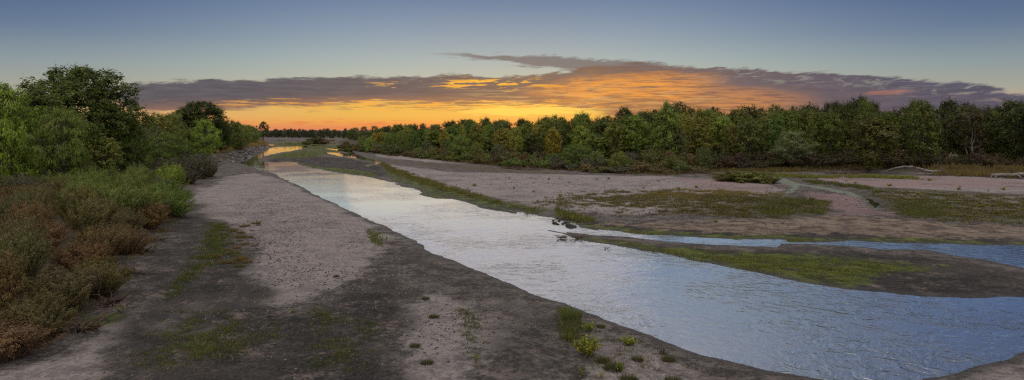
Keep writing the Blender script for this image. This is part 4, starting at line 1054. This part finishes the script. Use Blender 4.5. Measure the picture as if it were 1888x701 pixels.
# yellow-green weeds dotted over the right sandbar
spots = [(1078, 385), (1033, 362), (985, 352), (948, 347), (1050, 336), (1012, 331), (940, 330), (875, 342), (1100, 330), (1122, 329), (1180, 372), (1250, 348), (1310, 352), (1240, 378), (1186, 346), (1284, 345), (1214, 334),
         (1320, 405), (1460, 400), (1692, 358), (1725, 352), (1688, 376), (1657, 379), (1670, 366), (1706, 380), (1752, 384), (1786, 363), (1810, 381), (1840, 392), (1865, 377), (1822, 352), (1768, 350), (1733, 371), (1616, 352),
         (1560, 334), (1664, 330), (1702, 332), (1714, 333), (1770, 345), (1850, 350), (1590, 347), (1640, 343), (1578, 337), (1148, 352), (1205, 356), (1330, 363)]
for i, (u, v) in enumerate(spots):
    weed_at('b' if i % 2 else 'c', u, v, random.uniform(3, 6), random.uniform(6, 12), random.choice([(.15, .20, .03), (.11, .16, .03), (.17, .19, .03)]), 'small yellow-green weed dotted on the right sandbar', 'weeds dotted over the right sandbar')

# ------------------------------------------------------------------ rocks, driftwood, brush
def rock_material():
    m, t, out = new_mat('broken_concrete_rock')
    tc = t.new('ShaderNodeTexCoord'); oi = t.new('ShaderNodeObjectInfo'); n = t.noise(tc.outputs['Object'], 2.5, 6, .7)
    c = t.mix(1.0, oi.outputs['Color'], t.mix(t.ss(n, .3, .7), (.55, .53, .5, 1), (1.25, 1.22, 1.2, 1)), 'MULTIPLY')
    b = principled(t, c, .85, .25, bump(t, n, .8, .1)); t.l.new(b.outputs[0], out.inputs[0]); return m
M_rock = rock_material()
import bmesh
def rock_mesh(seed):
    g = np.random.default_rng(seed)
    bm = bmesh.new(); bmesh.ops.create_icosphere(bm, subdivisions=3, radius=.5)
    pl = [(v / np.linalg.norm(v), g.uniform(.26, .42)) for v in g.normal(size=(9, 3))]
    for v in bm.verts:
        p = np.array(v.co)
        for n_, d_ in pl:
            k = p @ n_
            if k > d_: p = p - n_ * (k - d_)
        p = p * np.array([1.35, .9, .75]) * (1 + g.normal() * .012)
        v.co = p
    me = bpy.data.meshes.new('rock'); bm.to_mesh(me); bm.free(); me.materials.append(M_rock); return me
ROCKS = [rock_mesh(50 + i) for i in range(5)]
basel = [(393, 301), (428, 298), (444, 294), (461, 289), (478, 280), (496, 272.5), (500, 270.5)]
bl = gp(basel)
seg = np.cumsum([0] + [np.linalg.norm(bl[i + 1] - bl[i]) for i in range(len(bl) - 1)])
for i in range(230):
    s_ = random.uniform(0, seg[-1]) if i % 3 else random.uniform(0, seg[-1] * .5)
    x = float(np.interp(s_, seg, bl[:, 0])); y = float(np.interp(s_, seg, bl[:, 1]))
    k = random.uniform(-.4, 3.4)
    x -= k * .85; y += k * .15 + random.uniform(-.5, .5)
    sz = random.uniform(.5, 1.05)
    g_ = random.uniform(.06, .19)
    o = single('riprap_rock', ROCKS[i % 5], (x, y, max(gh(x, y), -.05) + sz * .16), random.uniform(0, 6.28), (sz, sz, sz * random.uniform(.7, 1.1)), (g_, g_ * .97, g_ * .98), 'grey angular rock in the riprap bank at the bend of the river', 'rock', 'riprap rocks along the left bank')
    o.rotation_euler = (random.uniform(-.5, .5), random.uniform(-.6, .6), random.uniform(0, 6.28))
for i, (u, v, s_) in enumerate([(1023, 412, .55), (1031, 408, .35), (1036, 405, .4), (1045, 411, .5), (1028, 414, .3), (1038, 413, .35), (1049, 417, .7), (1057, 418, .6), (1043, 406, .35), (1052, 420, .5), (1027, 403, .35), (1020, 407, .25)]):
    x, y = at(u, v); single('wet_rock', ROCKS[i % 5], (x, y, .03), random.uniform(0, 6), (s_, s_, s_ * .6), (.028, .026, .022), 'dark wet rock breaking the shallow riffle', 'rock', 'dark rocks in the riffle')
def wood_material():
    m, t, out = new_mat('weathered_driftwood')
    tc = t.new('ShaderNodeTexCoord'); s = t.new('ShaderNodeSeparateXYZ'); t.l.new(tc.outputs['Object'], s.inputs[0])
    n = t.noise(t.comb(t.m('MULTIPLY', s.outputs[0], .4), t.m('MULTIPLY', s.outputs[1], 5), t.m('MULTIPLY', s.outputs[2], 5)), 2.0, 5, .65)
    b = principled(t, t.mix(t.ss(n, .3, .7), (.075, .068, .062, 1), (.24, .222, .208, 1)), .85, .2, bump(t, n, .6, .05)); t.l.new(b.outputs[0], out.inputs[0]); return m
M_wood = wood_material()
def seen(u, v, d): return np.array([(u - CX) / F * d, d, H + (HOR - v) / F * d])
def driftwood(name, main, r0, r1, branches, root, label):
    e = bpy.data.objects.new(name, None); C.objects.link(e)
    o = main[0]; e.location = o; e['label'] = label; e['category'] = 'driftwood'
    L = lambda p: np.array(p) - np.array(o)
    mb = MB(); m_ = np.array([L(p) for p in main])
    t = np.linspace(0, 1, 16); pp = np.column_stack([np.interp(t, np.linspace(0, 1, len(m_)), m_[:, i]) for i in range(3)])
    pp[1:-1] += rng.normal(size=(14, 3)) * .04
    mb.tube(pp, np.linspace(r0, r1, 16), 9); link('log', mb.mesh('log', M_wood, True), e)
    for br, ra in branches:
        mb = MB(); mb.tube([L(p) for p in br], np.linspace(ra, ra * .35, len(br)), 6); link('branch', mb.mesh('branch', M_wood, True), e)
    if root:
        mb = MB()
        for i in range(34):
            d = rng.normal(size=3); d[0] = abs(d[0]) * .6; d /= np.linalg.norm(d)
            l = rng.uniform(.6, 1.25) * root
            mb.tube([np.zeros(3), d * l * .5 + rng.normal(size=3) * .1, d * l + rng.normal(size=3) * .15], [.13 * root, .08 * root, .02], 5)
        link('root_ball', mb.mesh('root_ball', M_bark, True), e)
d1 = 113.5
driftwood('driftwood_tree', [seen(1735, 316.5, d1), seen(1712, 315.5, d1), seen(1690, 310, d1 + .5), seen(1668, 307, d1 + 1)], .27, .13,
          [([seen(1668, 307, d1 + 1), seen(1650, 310, d1 + 2), seen(1632, 315.5, d1 + 3), seen(1622, 317, d1 + 3.5)], .17), ([seen(1722, 316, d1), seen(1716, 321, d1 - 1), seen(1690, 321, d1 - 2), seen(1676, 322, d1 - 2)], .12),
           ([seen(1690, 310, d1 + .5), seen(1682, 306, d1), seen(1675, 306, d1)], .10)], .85, 'bleached driftwood trunk with a dark root ball lying below the right forest')
d2 = 106.5
driftwood('driftwood_log', [seen(1828, 323, d2), seen(1860, 322.5, d2), seen(1890, 321.5, d2), seen(1930, 322, d2)], .24, .32,
          [([seen(1874, 322, d2 - .3), seen(1882, 327, d2 - .9), seen(1888, 331, d2 - 1.3)], .16), ([seen(1876, 322, d2 - .3), seen(1880, 318, d2 - .4)], .14), ([seen(1838, 323, d2), seen(1834, 328, d2 - .5)], .14),
           ([seen(1830, 323, d2), seen(1826, 327, d2 - .4)], .12)], 0, 'thick bleached log lying at the right edge of the photo')
driftwood('driftwood_log', [seen(1608, 323.5, 122), seen(1600, 321.5, 123), seen(1590, 319, 124)], .13, .07, [], 0, 'short thin pale stick left of the driftwood trunk')
def brush(seed, n, L, name, u, v, s, color, label, cat='brush pile', mat=None, up=.35, z=0.0, group=None):
    g = np.random.default_rng(seed); mb = MB()
    for i in range(n):
        a = g.uniform(0, 6.28); p = g.normal(size=3) * np.array([.8, .5, .05]) * L * .3; p[2] = abs(p[2])
        d = np.array([math.cos(a), math.sin(a) * .6, up * g.uniform(.1, 1.6)]); l = L * g.uniform(.3, 1)
        mb.tube([p, p + d * l * .5 + g.normal(size=3) * .08 * L, p + d * l + g.normal(size=3) * .12 * L], [.035 * L * .6, .025 * L * .6, .006 * L], 4)
    x, y = at(u, v, .5 if z == 0 else 0)
    return single(name, mb.mesh(name, mat or M_twig), (x, y, gh(x, y) if z == 0 else z), 0, (s,) * 3, color, label, cat, group)
for i, (u, v, s) in enumerate([(940, 309, 1), (985, 312, 1), (960, 311, .8), (1215, 318, 1.1), (1270, 318, 1.2), (1165, 318, .8), (726, 287, 1.3), (1540, 319, 1.1), (1570, 320, .9), (1120, 315, 1), (1300, 318, 1.0)]):
    brush(60 + i, 46, 2.4, 'brush_pile', u, v, s, (.2, .2, .2), 'tangle of dead grey branches at the foot of the right bank undergrowth', group='dead branch tangles', mat=M_bark if i % 2 else M_twig, up=.15)
brush(80, 60, .6, 'snagged_debris', 1038, 440, 1.0, (.1,) * 3, 'low dark clump of debris snagged in the river, left one of the pair', 'debris', z=.05)
brush(81, 50, .7, 'snagged_debris', 1064, 440, 1.0, (.1,) * 3, 'dark debris with a reddish branch sticking up, right one of the pair', 'debris', up=.45, z=.05)
brush(82, 14, .5, 'snagged_debris', 1117, 459, .8, (.1,) * 3, 'small dark stick poking out of the smooth river', 'debris', z=.02)
brush(83, 40, 1.2, 'dead_bush', 1222, 636, .28, (.1,) * 3, 'small leafless twiggy bush at the water edge of the near bank', 'bush', up=1.4)
brush(84, 60, 5.0, 'dead_snag', 443, 284, .42, (.1,) * 3, 'thin grey leafless bush on top of the riprap rocks', 'bush', up=1.6)
for i, (u, v, s) in enumerate([(262, 462, 1), (236, 500, .9), (300, 424, .9), (205, 552, 1.0), (150, 598, 1.0), (285, 440, .8)]):
    brush(90 + i, 30, 1.6, 'fallen_twigs', u, v, s, (.1,) * 3, 'dead brown twigs spilling from the edge of the left thicket onto the mud', 'twigs', group='dead twigs at the thicket edge')

# ------------------------------------------------------------------ gravel and clods lying on the sand
def gravel(name, polys, n, s0, s1, color, seed):
    g = np.random.default_rng(seed)
    p = scatter(polys, n, patch=.1, ps=5, off=seed); h, wd, dl, _ = height(p[:, 0], p[:, 1]); ok = (wd > .1) & (dl < .5); p = p[ok]; h = h[ok]; n = len(p)
    oc = np.array([[1, 0, 0], [-1, 0, 0], [0, 1, 0], [0, -1, 0], [0, 0, 1], [0, 0, -1.]])
    fc = np.array([[0, 2, 4], [2, 1, 4], [1, 3, 4], [3, 0, 4], [2, 0, 5], [1, 2, 5], [3, 1, 5], [0, 3, 5]])
    sz = s0 + (s1 - s0) * g.random(n) ** 3
    a = g.uniform(0, 6.28, n); c, s_ = np.cos(a)[:, None], np.sin(a)[:, None]
    v = oc[None] * (1 + g.normal(size=(n, 6, 1)) * .25) * sz[:, None, None] * np.array([1, .75, .5])
    v = np.stack([v[..., 0] * c - v[..., 1] * s_, v[..., 0] * s_ + v[..., 1] * c, v[..., 2]], -1) + np.column_stack([p, h + sz * .15])[:, None]
    mb = MB(); mb.add(v.reshape(-1, 3), None, (fc[None] + np.arange(n)[:, None, None] * 6).reshape(-1, 3))
    o = link(name, mb.mesh(name, M_rock)); o.color = tuple(color) + (1,); o['kind'] = 'stuff'
    o['label'] = 'small stones and clods strewn over the near sandbank'; o['category'] = 'gravel'
near = [[(250, 480), (480, 330), (700, 420), (1000, 552), (1300, 660), (1500, 715), (0, 715), (200, 600)]]
gravel('gravel', near, 9000, .015, .075, (.060, .054, .048), 5)
gravel('gravel', near, 2600, .012, .05, (.30, .28, .27), 6)
gravel('gravel', [[(720, 310), (1400, 340), (1600, 350), (2000, 360), (2000, 430), (1300, 425), (1000, 390)]], 2500, .04, .14, (.07, .062, .05), 8)
